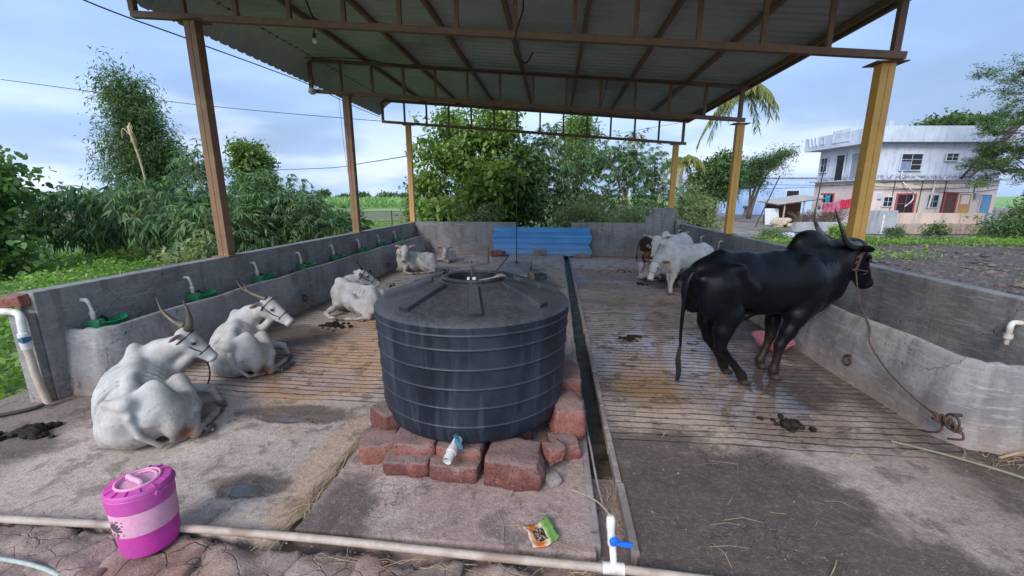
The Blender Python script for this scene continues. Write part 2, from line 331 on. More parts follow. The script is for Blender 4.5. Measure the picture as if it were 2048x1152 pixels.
class B:
    """collects shapes into one mesh"""
    def __init__(s): s.v = []; s.f = []; s.mi = []; s.k = 0
    def add(s, vs, fs):
        o = len(s.v); s.v += [tuple(q) for q in vs]; s.f += [tuple(i + o for i in q) for q in fs]; s.mi += [s.k] * len(fs); return s
    def box(s, x0, x1, y0, y1, z0, z1, M4=None):
        vs = [Vector((x, y, z)) for z in (z0, z1) for y in (y0, y1) for x in (x0, x1)]
        if M4 is not None: vs = [M4 @ q for q in vs]
        return s.add(vs, [(0, 2, 3, 1), (4, 5, 7, 6), (0, 1, 5, 4), (2, 6, 7, 3), (0, 4, 6, 2), (1, 3, 7, 5)])
    def bar(s, a, b, w, h, up=(0, 0, 1)):
        a, b = Vector(a), Vector(b); d = (b - a).normalized(); u = Vector(up)
        r = d.cross(u).normalized(); u = r.cross(d)
        vs = [q + r * sx * w / 2 + u * sz * h / 2 for q in (a, b) for sz in (-1, 1) for sx in (-1, 1)]
        return s.add(vs, [(0, 1, 3, 2), (4, 6, 7, 5), (0, 4, 5, 1), (2, 3, 7, 6), (0, 2, 6, 4), (1, 5, 7, 3)])
    def tube(s, pts, rad, seg=10, cap=True, flat=1.0):
        pts = [Vector(q) for q in pts]; n = len(pts); rad = rad if isinstance(rad, (list, tuple)) else [rad] * n
        o = len(s.v); ref = None
        for i, q in enumerate(pts):
            d = (pts[min(i + 1, n - 1)] - pts[max(i - 1, 0)]).normalized()
            if ref is None: ref = Vector((0, 0, 1)) if abs(d.z) < .9 else Vector((1, 0, 0))
            r = d.cross(ref).normalized(); u = r.cross(d); ref = u
            for k in range(seg):
                t = 2 * math.pi * k / seg; s.v.append(tuple(q + (r * math.cos(t) + u * math.sin(t) * flat) * rad[i]))
        for i in range(n - 1):
            for k in range(seg):
                a = o + i * seg + k; b = o + i * seg + (k + 1) % seg; s.f.append((a, b, b + seg, a + seg)); s.mi.append(s.k)
        if cap:
            s.f.append(tuple(o + k for k in range(seg))[::-1]); s.mi.append(s.k)
            s.f.append(tuple(o + (n - 1) * seg + k for k in range(seg))); s.mi.append(s.k)
        return s
    def lathe(s, prof, seg=32, c=(0, 0, 0), cap0=False, cap1=False):
        o = len(s.v)
        for r, z in prof:
            for k in range(seg):
                t = 2 * math.pi * k / seg; s.v.append((c[0] + r * math.cos(t), c[1] + r * math.sin(t), c[2] + z))
        for i in range(len(prof) - 1):
            for k in range(seg):
                a = o + i * seg + k; b = o + i * seg + (k + 1) % seg; s.f.append((a, b, b + seg, a + seg)); s.mi.append(s.k)
        if cap0: s.f.append(tuple(o + k for k in range(seg))[::-1]); s.mi.append(s.k)
        if cap1: s.f.append(tuple(o + (len(prof) - 1) * seg + k for k in range(seg))); s.mi.append(s.k)
        return s
    def sphere(s, c, r, seg=12):
        n = seg // 2; rr = r if isinstance(r, (tuple, list)) else (r, r, r); o = len(s.v)
        for i in range(1, n):
            a = math.pi * i / n
            for k in range(seg):
                t = 2 * math.pi * k / seg; s.v.append((c[0] + rr[0] * math.sin(a) * math.cos(t), c[1] + rr[1] * math.sin(a) * math.sin(t), c[2] - rr[2] * math.cos(a)))
        s.v.append((c[0], c[1], c[2] - rr[2])); s.v.append((c[0], c[1], c[2] + rr[2])); bt, tp = len(s.v) - 2, len(s.v) - 1
        for i in range(n - 2):
            for k in range(seg):
                a = o + i * seg + k; b = o + i * seg + (k + 1) % seg; s.f.append((a, b, b + seg, a + seg)); s.mi.append(s.k)
        for k in range(seg):
            s.f.append((bt, o + (k + 1) % seg, o + k)); s.mi.append(s.k)
            q = o + (n - 2) * seg; s.f.append((tp, q + k, q + (k + 1) % seg)); s.mi.append(s.k)
        return s
    def prism(s, poly, z0, z1):
        n = len(poly); vs = [(x, y, z0) for x, y in poly] + [(x, y, z1) for x, y in poly]
        return s.add(vs, [tuple(range(n))[::-1], tuple(range(n, 2 * n))] + [(i, (i + 1) % n, n + (i + 1) % n, n + i) for i in range(n)])
    def build(s, name, m, parent=None, smooth=False, bevel=0, loc=None):
        me = bpy.data.meshes.new(name); me.from_pydata(s.v, [], s.f)
        if bevel:
            bm = bmesh.new(); bm.from_mesh(me); bmesh.ops.recalc_face_normals(bm, faces=bm.faces)
            bmesh.ops.bevel(bm, geom=[e for e in bm.edges if len(e.link_faces) == 2 and e.calc_face_angle(0) > .5], offset=bevel, segments=2, affect='EDGES', profile=.6)
            bm.to_mesh(me); bm.free()
        o = meshobj(name, me, m, parent, smooth)
        if not bevel and max(s.mi, default=0): me.polygons.foreach_set('material_index', s.mi)
        if smooth == 'auto':
            bm = bmesh.new(); bm.from_mesh(me)
            for e in bm.edges:
                if len(e.link_faces) == 2 and e.calc_face_angle(0) > .6: e.smooth = False
            bm.to_mesh(me); bm.free()
        if loc is not None:                       # move the origin onto the thing
            me.transform(Matrix.Translation(-Vector(loc))); o.location = loc
        return o

def curve(pts, n=8):
    """Catmull-Rom through the points"""
    P = [Vector(q) for q in pts]; P = [2 * P[0] - P[1]] + P + [2 * P[-1] - P[-2]]; out = []
    for i in range(1, len(P) - 2):
        for k in range(n):
            t = k / n; a, b, c, d_ = P[i - 1], P[i], P[i + 1], P[i + 2]
            out.append(.5 * ((2 * b) + (c - a) * t + (2 * a - 5 * b + 4 * c - d_) * t * t + (3 * b - a - 3 * c + d_) * t ** 3))
    out.append(P[-2]); return out

def interp(r, n): return [float(q) for q in np.interp(np.linspace(0, len(r) - 1, n), range(len(r)), r)]
def lbl(o, *a, **k): return tag(o, *a, **k)
def struct(o): o['kind'] = 'structure'; return o

# ---------------------------------------------------------------- the cattle yard: floor, walls, troughs
rnd = random.Random(7)
XL, XR, YB = -4.55, 3.75, 13.3
def grid(name, x0, x1, y0, y1, z, m, nx=2, ny=2, th=.12):
    b = B().box(x0, x1, y0, y1, z - th, z); o = b.build(name, m, bevel=.012, loc=((x0 + x1) / 2, (y0 + y1) / 2, z)); return struct(o)
grid('floor', -5.1, -1.47, 1.80, 13.5, 0.0, M['floorL'])
grid('floor', .47, 4.0, 1.30, 13.5, 0.0, M['floorR'])
grid('floor', -1.40, .25, 1.84, 13.5, .045, M['floorC'], th=.16)
grid('drain_bed', -1.50, .50, 1.30, 13.6, -.075, mat('drain_mud', floor_fn('mid')), th=.1)
# water lying in the drain
o = B().box(.255, .465, 2.6, 13.2, -.075, -.045).build('drain_water', worn('drain_water', (.012, .011, .008), (.06, .048, .035), 6, (.22, .75), .6, .015, spec=.3), loc=(.36, 8, -.05)); struct(o)
for x in (.255, .455):
    b = B()
    y = 1.9
    while y < 13.2:
        l = rnd.uniform(.25, .6); b.box(x - .022 + rnd.uniform(-.006, .006), x + .022 + rnd.uniform(-.006, .006), y, y + l - .01, -.08, (.052 if x < .3 else .018) + rnd.uniform(-.004, .006)); y += l
    struct(b.build('drain_kerb', M['trough'], bevel=.008, loc=(x, 8, 0)))

# left wall with its stepped near end
t = thing('low_wall', (XL - .1, 8, 0), 'long grey cement wall along the left, with green drinking bowls on it', 'wall')
def child(b, name, m, par, **k):
    """a part, kept where it was modelled in world coordinates"""
    off = par.matrix_basis.inverted(); sm = k.get('smooth', False)
    o = b.build(name, m, None, smooth=sm, bevel=k.get('bevel', 0)); o.data.transform(off); o.parent = par; return o
def kid(b, name, m, par, **k):
    """a part modelled round its thing's own origin"""
    o = b.build(name, m, None, smooth=k.get('smooth', False), bevel=k.get('bevel', 0)); o.parent = par; return o
child(B().box(XL - .17, XL, 3.12, YB + .2, -.3, 1.02), 'wall', M['wall'], t, bevel=.012)
child(B().box(XL - .21, XL - .02, 3.05, 3.118, -.3, .84), 'end_pier', M['wall'], t, bevel=.01)
# right wall
t = thing('low_wall', (XR + .1, 7, 0), 'long grey cement wall along the right, behind the black bull', 'wall')
child(B().box(XR, XR + .15, 1.2, 13.1, -.3, 1.035), 'wall', M['wall'], t, bevel=.012)
# back wall: two stretches and the gap closed by the blue sheet
t = thing('low_wall', (-1, YB + .1, 0), 'grey cement wall across the far end, open in the middle behind the blue sheet', 'wall')
child(B().box(XL + .002, -1.25, YB, YB + .15, -.3, 1.035), 'wall', M['wall'], t, bevel=.012)
child(B().box(.50, 2.75, YB, YB + .15, -.3, 1.035), 'wall', M['wall'], t, bevel=.012)
child(B().box(-1.25, .50, YB + .03, YB + .13, -.3, .80), 'wall', M['wall'], t, bevel=.012)
t = thing('corner_pier', (3.3, YB, 0), 'taller stepped cement pier in the far right corner under the last yellow column', 'pier')
child(B().box(2.98, 3.62, YB - .02, YB + .30, -.3, 1.47), 'pier', M['wall'], t, bevel=.012)
child(B().box(2.752, 2.978, YB - .012, YB + .16, -.3, 1.25), 'step', M['wall'], t, bevel=.01)
child(B().box(3.622, 3.93, YB - .19, YB + .2, -.3, 1.12), 'step', M['wall'], t, bevel=.01)

def trough(name, label, xf, xw, y0, y1, zt, sgn):
    """concrete manger: sloping front with a rounded lip, rounded near corner"""
    t = thing(name, ((xf + xw) / 2, (y0 + y1) / 2, 0), label, 'trough')
    b = B(); n = 24; th = .075; lean = .13 * sgn
    # path of the front in plan: along the wall, round the near corner, back to the wall
    r = .28; path = [(xf, y1)]
    for i in range(1, n): path.append((xf, y1 + (y0 + r - y1) * i / n))
    for k in range(9):
        a = math.pi / 2 * k / 8; path.append((xf + sgn * r * (1 - math.cos(a)), y0 + r - r * math.sin(a)))
    path.append((xw - sgn * .0, y0))
    prof = [(0, -.02), (.02, .20), (.05, .42), (.068, zt - .05), (.078, zt - .014), (.097, zt), (.118, zt - .003), (.14, zt - .014), (.152, zt - .06), (.16, zt - .3), (.17, .12)]
    nrm = []
    for i, q in enumerate(path):
        a = Vector(path[max(i - 1, 0)]); c = Vector(path[min(i + 1, len(path) - 1)]); d = (c - a).normalized()
        nrm.append(Vector((-d.y, d.x)) if sgn > 0 else Vector((d.y, -d.x)))
    vs, fs = [], []
    for i, q in enumerate(path):
        wob = .010 * math.sin(i * 1.7) + .006 * math.sin(i * 4.1)
        for (o_, z) in prof:
            end = max(0, (i - n) / 9) if i >= n else 0
            vs.append((q[0] + nrm[i].x * (o_ + wob), q[1] + nrm[i].y * (o_ + wob), z + wob * .5 * (z > .3)))
    m = len(prof)
    for i in range(len(path) - 1):
        for j in range(m - 1): fs.append((i * m + j, (i + 1) * m + j, (i + 1) * m + j + 1, i * m + j + 1))
    b.add(vs, fs); child(b, 'trough_wall', M['trough'], t, smooth=True)
    x0, x1 = sorted((xf + sgn * .17, xw)); child(B().box(x0, x1, y0 + .17, y1, -.02, .14), 'trough_bottom', M['trough'], t)
    return t
trough('feed_trough', 'long cement feed trough along the left wall beside the lying white cows', -4.11, XL, 3.22, 13.0, .635, -1)
trough('feed_trough', 'long cement feed trough along the right wall with the black bull leaning over it', 2.99, XR, 3.08, 12.9, .665, 1)

# laterite footing wall the photographer stands at
def stone(name, c, size, rz, seed, m, label, cat='stone', group=None, rough=.035, pw=.42, rx=0):
    bm = bmesh.new(); bmesh.ops.create_cube(bm, size=2); bmesh.ops.subdivide_edges(bm, edges=bm.edges[:], cuts=11, use_grid_fill=True)
    rr = random.Random(seed); off = Vector((rr.random() * 50, rr.random() * 50, rr.random() * 50))
    sk = [rr.uniform(-.06, .06) for _ in range(4)]
    for v in bm.verts:
        q = v.co.copy(); l = max(abs(q.x), abs(q.y), abs(q.z)); rd = q.normalized()
        q = q.lerp(rd * 1.22, pw)
        q.x *= 1 + sk[0] * q.z + sk[1] * q.y; q.y *= 1 + sk[2] * q.z; q.z *= 1 + sk[3] * q.x
        q = Vector((q.x * size[0] / 2, q.y * size[1] / 2, q.z * size[2] / 2))
        nz = mnoise.fractal(q * 5 + off, .75, 2.1, 4) * rough + mnoise.noise(q * 38 + off) * .0045 - .006 * max(0, mnoise.noise(q * 60 + off) - .15)
        v.co = q + rd * nz
    me = bpy.data.meshes.new(name); bm.to_mesh(me); bm.free()
    o = meshobj(name, me, m, smooth=True); o.location = c; o.rotation_euler = (rx, 0, rz)
    return tag(o, label, cat, group)
rs = random.Random(3); x = -3.45; k = 0
od = ['leftmost', 'second from the left', 'third from the left', 'fourth from the left', 'fifth from the left', 'middle', 'seventh from the left', 'third from the right', 'second from the right', 'rightmost']
while x < 1.0 and k < 10:
    w_ = rs.uniform(.36, .54)
    stone('kerb_stone', (x + w_ / 2, 1.53 + rs.uniform(-.03, .03), -.10), (w_ + .04, .42, .25), rs.uniform(-.06, .06), 100 + k, M['dustlat'],
          'dusty red kerb stone, %s of the row below the long pipe' % od[k], 'kerb stone', 'kerb stones along the near edge', .055, .26)
    x += w_; k += 1

# ---------------------------------------------------------------- roof: columns, trusses, purlins, sheets
TY = (5.45, 9.45, 13.38)
sl_ = -.083
def cz(x): return 4.12 + sl_ * (x + 5.45)
cl = ['brown square steel column nearest on the left, rust showing at its foot', 'brown steel column second from the left front, standing on the left wall',
      'thin ochre column at the far left corner of the shed', 'thick yellow column nearest on the right, behind the black bull',
      'yellow column midway along the right wall, beside the palm trunk', 'yellow column on the pier at the far right corner']
for i, (x, y) in enumerate([(-4.63, 5.45), (-4.63, 9.45), (-4.63, 13.40), (3.70, 5.60), (3.78, 9.65), (3.50, 13.40)]):
    left = i < 3; zb = 1.02 if left else (1.035 if i < 5 else 1.47); zt = cz(x) - .035
    t = thing('steel_column', (x, y, zb), cl[i], 'column')
    mm = [M['steel'], M['steel'], mat('weathered_ochre_steel', lambda g, p: None, base=(.50, .27, .09), rough=.6), M['yellow'], M['yellow'], M['yellow']][i]
    h = .076; hy = .065
    child(B().box(x - h, x - .002, y - hy, y + hy, zb, zt - .012), 'channel', mm, t, bevel=.003)
    child(B().box(x + .002, x + h, y - hy, y + hy, zb, zt - .012), 'channel', mm, t, bevel=.006)
    child(B().box(x - .17, x + .17, y - .12, y + .12, zt - .012, zt), 'cap_plate', M['chord'], t)
    child(B().box(x - .13, x + .13, y - .13, y + .13, zb - .001, zb + .012), 'base_plate', M['chord'], t)
tl = ['nearest brown steel roof truss, spanning between the two thick front columns', 'second brown steel roof truss, midway back under the roof', 'farthest roof truss, with trees showing between its uprights']
for i, y in enumerate(TY):
    t = thing('roof_truss', (-.9, y, cz(-.9)), tl[i], 'truss'); x0, x1 = -5.45, 3.74; s = .075
    child(B().bar((x0, y, cz(x0)), (x1 + .04, y, cz(x1 + .04)), s, s, (0, 0, 1)), 'bottom_chord', M['chord'], t, bevel=.004)
    child(B().bar((x0, y, cz(x0) + .62), (x1 + .04, y, cz(x1 + .04) + .62), s, s), 'top_chord', M['chord'], t, bevel=.004)
    for k in range(14):
        x = x0 + .025 + k * .70; wv = .05 if k not in (0, 13) else .07
        child(B().bar((x, y, cz(x) + s / 2), (x, y, cz(x) + .62 - s / 2), wv, wv, (0, 1, 0)), 'upright', M['chord'], t)
t = thing('roof', (-.9, 7.8, 4.9), 'grey corrugated metal sheet roof on steel purlins, sloping down to the right', 'roof')
def rz_(x): return cz(x) + .62 + .0375
for k in range(9):
    x = -5.3 + k * 1.135
    child(B().box(x - .03, x + .03, .7, 13.75, 0, .075), 'purlin', M['chord'], t)
    o = t.children[-1]; o.data.transform(Matrix.Translation((0, 0, rz_(x) + .003)))
# sheets: ribs run down the slope, left edge curls over
b = B(); ys = []; y = .5
while y < 13.85:
    ys += [(y, 0), (y + .055, 0), (y + .075, .022), (y + .105, .022), (y + .125, 0)]; y += .20
xs = [4.05, 3.74, 2, 0, -2, -4, -5.0]; prof = [(x, rz_(x) + .085) for x in xs]
r = .75; cx, czz = -5.0, prof[-1][1] - r
for k in range(1, 11):
    a = R(90 + 5 + k * 6.2); prof.append((cx + r * math.cos(a), czz + r * math.sin(a)))
vs, fs = [], []; n = len(prof)
for (yy, hh) in ys:
    for (x, z) in prof: vs.append((x, yy, z + hh))
for i in range(len(ys) - 1):
    for j in range(n - 1): fs.append((i * n + j, i * n + j + 1, (i + 1) * n + j + 1, (i + 1) * n + j))
b.add(vs, fs); b.v = [q for q in b.v]
o = child(b, 'sheet', M['sheet'], t); md = o.modifiers.new('thickness', 'SOLIDIFY'); md.thickness = .003
child(B().box(3.86, 3.90, .55, 13.8, rz_(3.88) - .02, rz_(3.88) + .078), 'edge_angle', M['chord'], t)

# blue sheet leaning over the gap
b = B(); zs = [0, .03, .05, .15, .17, .20, .22, .32, .34, .37, .39, .49, .51, .54, .56, .66, .68, .71, .73, .83, .85, .875]
dp = [0, 0, .02, .02, 0, 0, .02, .02, 0, 0, .02, .02, 0, 0, .02, .02, 0, 0, .02, .02, 0, 0]
nx = 24; vs, fs = [], []
for i in range(nx + 1):
    x = -1.93 + 3.03 * i / nx
    for z, q in zip(zs, dp):
        e = .05 * math.sin(z * 14) * (i == nx) + .01 * math.sin(z * 9) * (i == 0)
        vs.append((x + e, 13.02 + .20 * z - q + .010 * math.sin(i * .8 + z * 3), .03 + z - .02 * i / nx * (z > .5)))
m = len(zs)
for i in range(nx):
    for j in range(m - 1): fs.append((i * m + j, (i + 1) * m + j, (i + 1) * m + j + 1, i * m + j + 1))
b.add(vs, fs)
def blue_fn(g, p):
    v = g.obj(); a = g.noise(g.vm('MULTIPLY', v, (.4, 1, 2)), 2.2, 5, .6); z = g.sep(g.geo())[2]
    c = g.mix(g.ss(a, .35, .65), (.035, .22, .52), (.06, .30, .62)); c = g.mix(g.m('MULTIPLY', g.ss(z, .05, .5, 1, 0), .55), c, (.20, .36, .50))
    g.link(c, p.inputs['Base Color']); p.inputs['Roughness'].default_value = .42
o = b.build('corrugated_sheet', mat('blue_painted_sheet', blue_fn), loc=(-.4, 13.1, 0)); md = o.modifiers.new('t', 'SOLIDIFY'); md.thickness = .003
tag(o, 'bright blue corrugated metal sheet leaning across the gap in the far wall', 'metal sheet')
for c, s, l, mm in [((-.46, 12.95, .11), (.36, .2, .2), 'rounded brown stone holding the foot of the blue sheet, in its middle', M['dustlat']),
                    ((.85, 12.92, .05), (.5, .2, .12), 'flat grey stone against the right foot of the blue sheet', M['greystone']),
                    ((-1.78, 12.90, .09), (.42, .2, .17), 'dark broken block under the left corner of the blue sheet', M['laterite'])]:
    stone('stone', c, s, .1, int(c[0] * 31) + 50, mm, l)
# slab table, rod, ochre brick, puddle pit
t = thing('stone_bench', (-.86, 9.4, 0), 'low pale stone slab on small legs, with the thin rod standing on it', 'bench')
child(B().box(-1.22, -.55, 8.46, 10.5, .20, .255), 'slab', M['trough'], t, bevel=.01)
for x, y in ((-1.15, 8.56), (-.62, 8.56), (-1.15, 10.4), (-.62, 10.4)): child(B().box(x - .05, x + .05, y - .05, y + .05, .045, .20), 'leg', M['iron'], t)
t = thing('rod', (-.92, 10.0, .255), 'thin black rod standing upright on the pale slab in the middle of the yard', 'rod')
child(B().tube([(-.92, 10.0, .26), (-.918, 10.0, 1.6), (-.915, 10.0, 3.1)], .011, 8), 'rod', M['iron'], t, smooth=True)
child(B().tube([(-.92, 10.0, .255), (-.92, 10.0, .29)], .04, 12), 'foot', M['iron'], t)
t = thing('grooved_block', (-.52, 8.9, .045), 'ochre half-round block with a pale strap beside the pale slab', 'block')
b = B().prism([(-.09, 0), (.09, 0), (.09, .12), (.06, .18), (-.02, .2), (-.09, .13)], -.06, .06)
b.v = [(x, z, y) for x, y, z in b.v]
kid(b, 'block', mat('ochre_stone', base=(.36, .25, .15), rough=.9), t)
kid(B().bar((-.08, -.05, .19), (-.16, -.30, .0), .03, .008), 'strap', M['pvc'], t)

# ---------------------------------------------------------------- cattle: smooth-union bodies turned into one continuous mesh
class Body:
    def __init__(s, lo, hi, h):
        s.lo = np.array(lo, float); s.h = h; s.n = np.ceil((np.array(hi) - s.lo) / h).astype(int) + 1
        s.vol = np.full(s.n, 1.0, np.float32); s.ax = [s.lo[i] + h * np.arange(s.n[i]) for i in range(3)]; s.paint = []
    def _sub(s, lo, hi):
        a = np.clip(np.floor((np.array(lo) - s.lo) / s.h).astype(int), 0, s.n - 1); b = np.clip(np.ceil((np.array(hi) - s.lo) / s.h).astype(int) + 1, 1, s.n)
        sl = tuple(slice(a[i], max(b[i], a[i] + 1)) for i in range(3)); P = np.meshgrid(*[s.ax[i][sl[i]] for i in range(3)], indexing='ij'); return sl, P
    def _min(s, sl, d, k):
        v = s.vol[sl]
        if k > 0:
            h = np.clip(.5 + .5 * (v - d) / k, 0, 1); s.vol[sl] = v * (1 - h) + d * h - k * h * (1 - h)
        else: s.vol[sl] = np.minimum(v, d)
    def cone(s, a, b, ra, rb, k=.05, flat=None):
        """tapered limb; flat=(axis vector, factor<1) squeezes it along an axis"""
        a = np.array(a, float); b = np.array(b, float); r = max(ra, rb) + k + 3 * s.h
        sl, P = s._sub(np.minimum(a, b) - r, np.maximum(a, b) + r)
        A = [P[i] - a[i] for i in range(3)]; ba = b - a; f = 1.0
        if flat is not None:
            ax = np.array(flat[0], float); ax /= np.linalg.norm(ax); f = flat[1]
            dot = A[0] * ax[0] + A[1] * ax[1] + A[2] * ax[2]; ex = (1 / f - 1)
            A = [A[i] + dot * ax[i] * ex for i in range(3)]; ba = ba + ax * (ba @ ax) * ex
        t = np.clip((A[0] * ba[0] + A[1] * ba[1] + A[2] * ba[2]) / max(ba @ ba, 1e-9), 0, 1)
        d = np.sqrt((A[0] - t * ba[0]) ** 2 + (A[1] - t * ba[1]) ** 2 + (A[2] - t * ba[2]) ** 2) - (ra + (rb - ra) * t)
        s._min(sl, (d * f if f < 1 else d).astype(np.float32), k); return s
    def chain(s, pts, rs, k=.04, flat=None):
        for i in range(len(pts) - 1): s.cone(pts[i], pts[i + 1], rs[i], rs[i + 1], k, flat)
        return s
    def ell(s, c, r, f=(1, 0, 0), up=(0, 0, 1), k=.05):
        c = np.array(c, float); f = np.array(f, float); f /= np.linalg.norm(f); sd = np.cross(up, f); sd /= np.linalg.norm(sd); u = np.cross(f, sd)
        R_ = max(r) + k + 3 * s.h; sl, P = s._sub(c - R_, c + R_); A = [P[i] - c[i] for i in range(3)]
        q = [A[0] * e[0] + A[1] * e[1] + A[2] * e[2] for e in (f, sd, u)]
        k0 = np.sqrt(sum((q[i] / r[i]) ** 2 for i in range(3))); k1 = np.sqrt(sum((q[i] / r[i] ** 2) ** 2 for i in range(3)))
        s._min(sl, (k0 * (k0 - 1) / np.maximum(k1, 1e-6)).astype(np.float32), k); return s
    def cut(s, c, r, k=.02):
        c = np.array(c, float); sl, P = s._sub(c - r - k - .03, c + r + k + .03)
        d = -(np.sqrt(sum((P[i] - c[i]) ** 2 for i in range(3))) - r); v = s.vol[sl]
        h = np.clip(.5 - .5 * (v - d) / k, 0, 1); s.vol[sl] = v * (1 - h) + d * h + k * h * (1 - h); return s
    def mesh(s, name, base, floor=None):
        V = s.vol
        if floor is not None: V = np.maximum(V, (floor - s.ax[2])[None, None, :])
        ins = V < 0; n = V.shape; C = np.zeros([q - 1 for q in n], np.uint8)
        sh = [(i, j, k) for i in (0, 1) for j in (0, 1) for k in (0, 1)]
        def cr(A, o): return A[o[0]:n[0] - 1 + o[0], o[1]:n[1] - 1 + o[1], o[2]:n[2] - 1 + o[2]]
        for o in sh: C += cr(ins, o)
        act = (C > 0) & (C < 8); idx = -np.ones(act.shape, np.int64); cells = np.argwhere(act); idx[act] = np.arange(len(cells))
        val = np.stack([V[cells[:, 0] + o[0], cells[:, 1] + o[1], cells[:, 2] + o[2]] for o in sh], 1); off = np.array(sh, float)
        acc = np.zeros((len(cells), 3)); cnt = np.zeros(len(cells))
        for i in range(8):
            for j in range(i + 1, 8):
                if np.abs(off[i] - off[j]).sum() != 1: continue
                m = (val[:, i] < 0) != (val[:, j] < 0); t = val[:, i] / np.where(m, val[:, i] - val[:, j], 1)
                acc += np.where(m[:, None], off[i] + (off[j] - off[i]) * t[:, None], 0); cnt += m
        vs = (cells + acc / cnt[:, None]) * s.h + s.lo; fs = []
        for ax in range(3):
            a, b_ = [q for q in range(3) if q != ax]
            s0 = [slice(1, n[q] - 1) for q in range(3)]; s0[ax] = slice(0, n[ax] - 1); s1 = list(s0); s1[ax] = slice(1, n[ax])
            p, q = ins[tuple(s0)], ins[tuple(s1)]; e = np.argwhere(p != q); st = p[p != q]
            for q_ in (a, b_): e[:, q_] += 1
            def g_(da, db):
                c = e.copy(); c[:, a] -= da; c[:, b_] -= db; return idx[c[:, 0], c[:, 1], c[:, 2]]
            qd = np.stack([g_(1, 1), g_(0, 1), g_(0, 0), g_(1, 0)], 1); fl = st if ax != 1 else ~st
            qd[~fl] = qd[~fl][:, ::-1]; fs.append(qd)
        fs = np.concatenate(fs); E = np.concatenate([fs[:, [0, 1]], fs[:, [1, 2]], fs[:, [2, 3]], fs[:, [3, 0]]])
        for it in range(3):
            sm = np.zeros_like(vs); c = np.zeros(len(vs)); np.add.at(sm, E[:, 0], vs[E[:, 1]]); np.add.at(c, E[:, 0], 1); np.add.at(sm, E[:, 1], vs[E[:, 0]]); np.add.at(c, E[:, 1], 1)
            vs = vs * .5 + .5 * sm / c[:, None]
        me = bpy.data.meshes.new(name); me.from_pydata(vs.tolist(), [], fs.tolist())
        col = np.tile(np.array([*base, 1.0]), (len(vs), 1))
        for c, r, q, so in s.paint:
            dd = np.linalg.norm((vs - np.array(c)) / np.array(r), axis=1) if isinstance(r, tuple) else np.linalg.norm(vs - np.array(c), axis=1) / r
            wgt = np.clip((1 - dd) / max(so, 1e-3), 0, 1)[:, None]; col[:, :3] = col[:, :3] * (1 - wgt) + np.array(q) * wgt
        at = me.color_attributes.new('col', 'FLOAT_COLOR', 'POINT'); at.data.foreach_set('color', col.ravel())
        return me

def vec(*a): return np.array(a, float)
def unit(v): v = np.array(v, float); return v / np.linalg.norm(v)
PINK, DARKN = (.42, .20, .17), (.05, .04, .04)

def head(b, P, N, coat, k=1.22, ears=1.0, roll=0.0, ear_in=PINK, nosec=(.22, .16, .15), eardrop=.25, earback=.2, ear_out=None):
    """skull, jaw, muzzle and ears from poll P to nose N; returns the head frame"""
    P, N = vec(*P), vec(*N); f = unit(N - P); L = np.linalg.norm(N - P); u = np.array([0, 0, 1.0]) - f * f[2]; u = unit(u); sd = np.cross(u, f)
    if roll: u, sd = u * math.cos(roll) + sd * math.sin(roll), sd * math.cos(roll) - u * math.sin(roll)
    Q = lambda a, l, h: P + (f * a + sd * l + u * h) * L
    b.ell(Q(.10, 0, -.07), (.20 * L, .16 * L * k, .17 * L * k), f, u, .05 * L)              # brain case
    b.cone(Q(.12, 0, -.03), Q(.86, 0, -.05), .175 * L * k, .105 * L * k, .05 * L, (sd, .92))     # forehead to nose
    b.cone(Q(.30, 0, -.24), Q(.84, 0, -.15), .135 * L * k, .08 * L * k, .05 * L, (sd, .8))   # jaw
    b.ell(Q(.24, 0, -.27), (.17 * L, .12 * L * k, .17 * L * k), f, u, .04 * L)               # cheek
    b.ell(Q(.93, 0, -.075), (.10 * L, .125 * L * k, .12 * L * k), f, u, .03 * L)                # muzzle
    b.ell(Q(.90, 0, -.17), (.085 * L, .085 * L, .06 * L), f, u, .02 * L)                # chin
    for s in (-1, 1):
        b.ell(Q(.33, s * .15 * k, .03), (.075 * L, .045 * L, .05 * L), f, u, .03 * L)   # brow
        b.cut(Q(1.01, s * .06, -.03), .022 * L, .01 * L)
        b.cut(Q(.36, s * .192 * k, -.015), .028 * L, .012 * L)
        if ears:
            e0 = Q(.02, s * .14, -.06); dr = unit(sd * s - u * eardrop - f * earback); e1 = e0 + dr * L * .46 * ears; fn = unit(f * .75 + u * .25)
            b.ell((e0 + e1) / 2 + fn * 0, (.25 * L * ears, max(.03 * L, b.h * 1.15), .10 * L * ears), dr, np.cross(dr, fn), .02 * L)
            c = (e0 * .35 + e1 * .65) + fn * .05 * L; b.paint.append((c, .13 * L * ears, ear_in, .7))
            if ear_out is not None: b.paint.append(((e0 + e1 * 1.3) / 2.3 - fn * .03 * L, .2 * L * ears, ear_out, .4))
        b.paint.append((Q(1.03, s * .06, -.03), .05 * L, DARKN, .8)); b.paint.append((Q(.365, s * .21, -.012), .075 * L, tuple(.25 * c_ for c_ in coat), .5))
    b.paint.append((Q(1.03, 0, -.08), .16 * L, nosec, .7))
    return dict(P=P, f=f, u=u, s=sd, L=L, Q=Q)

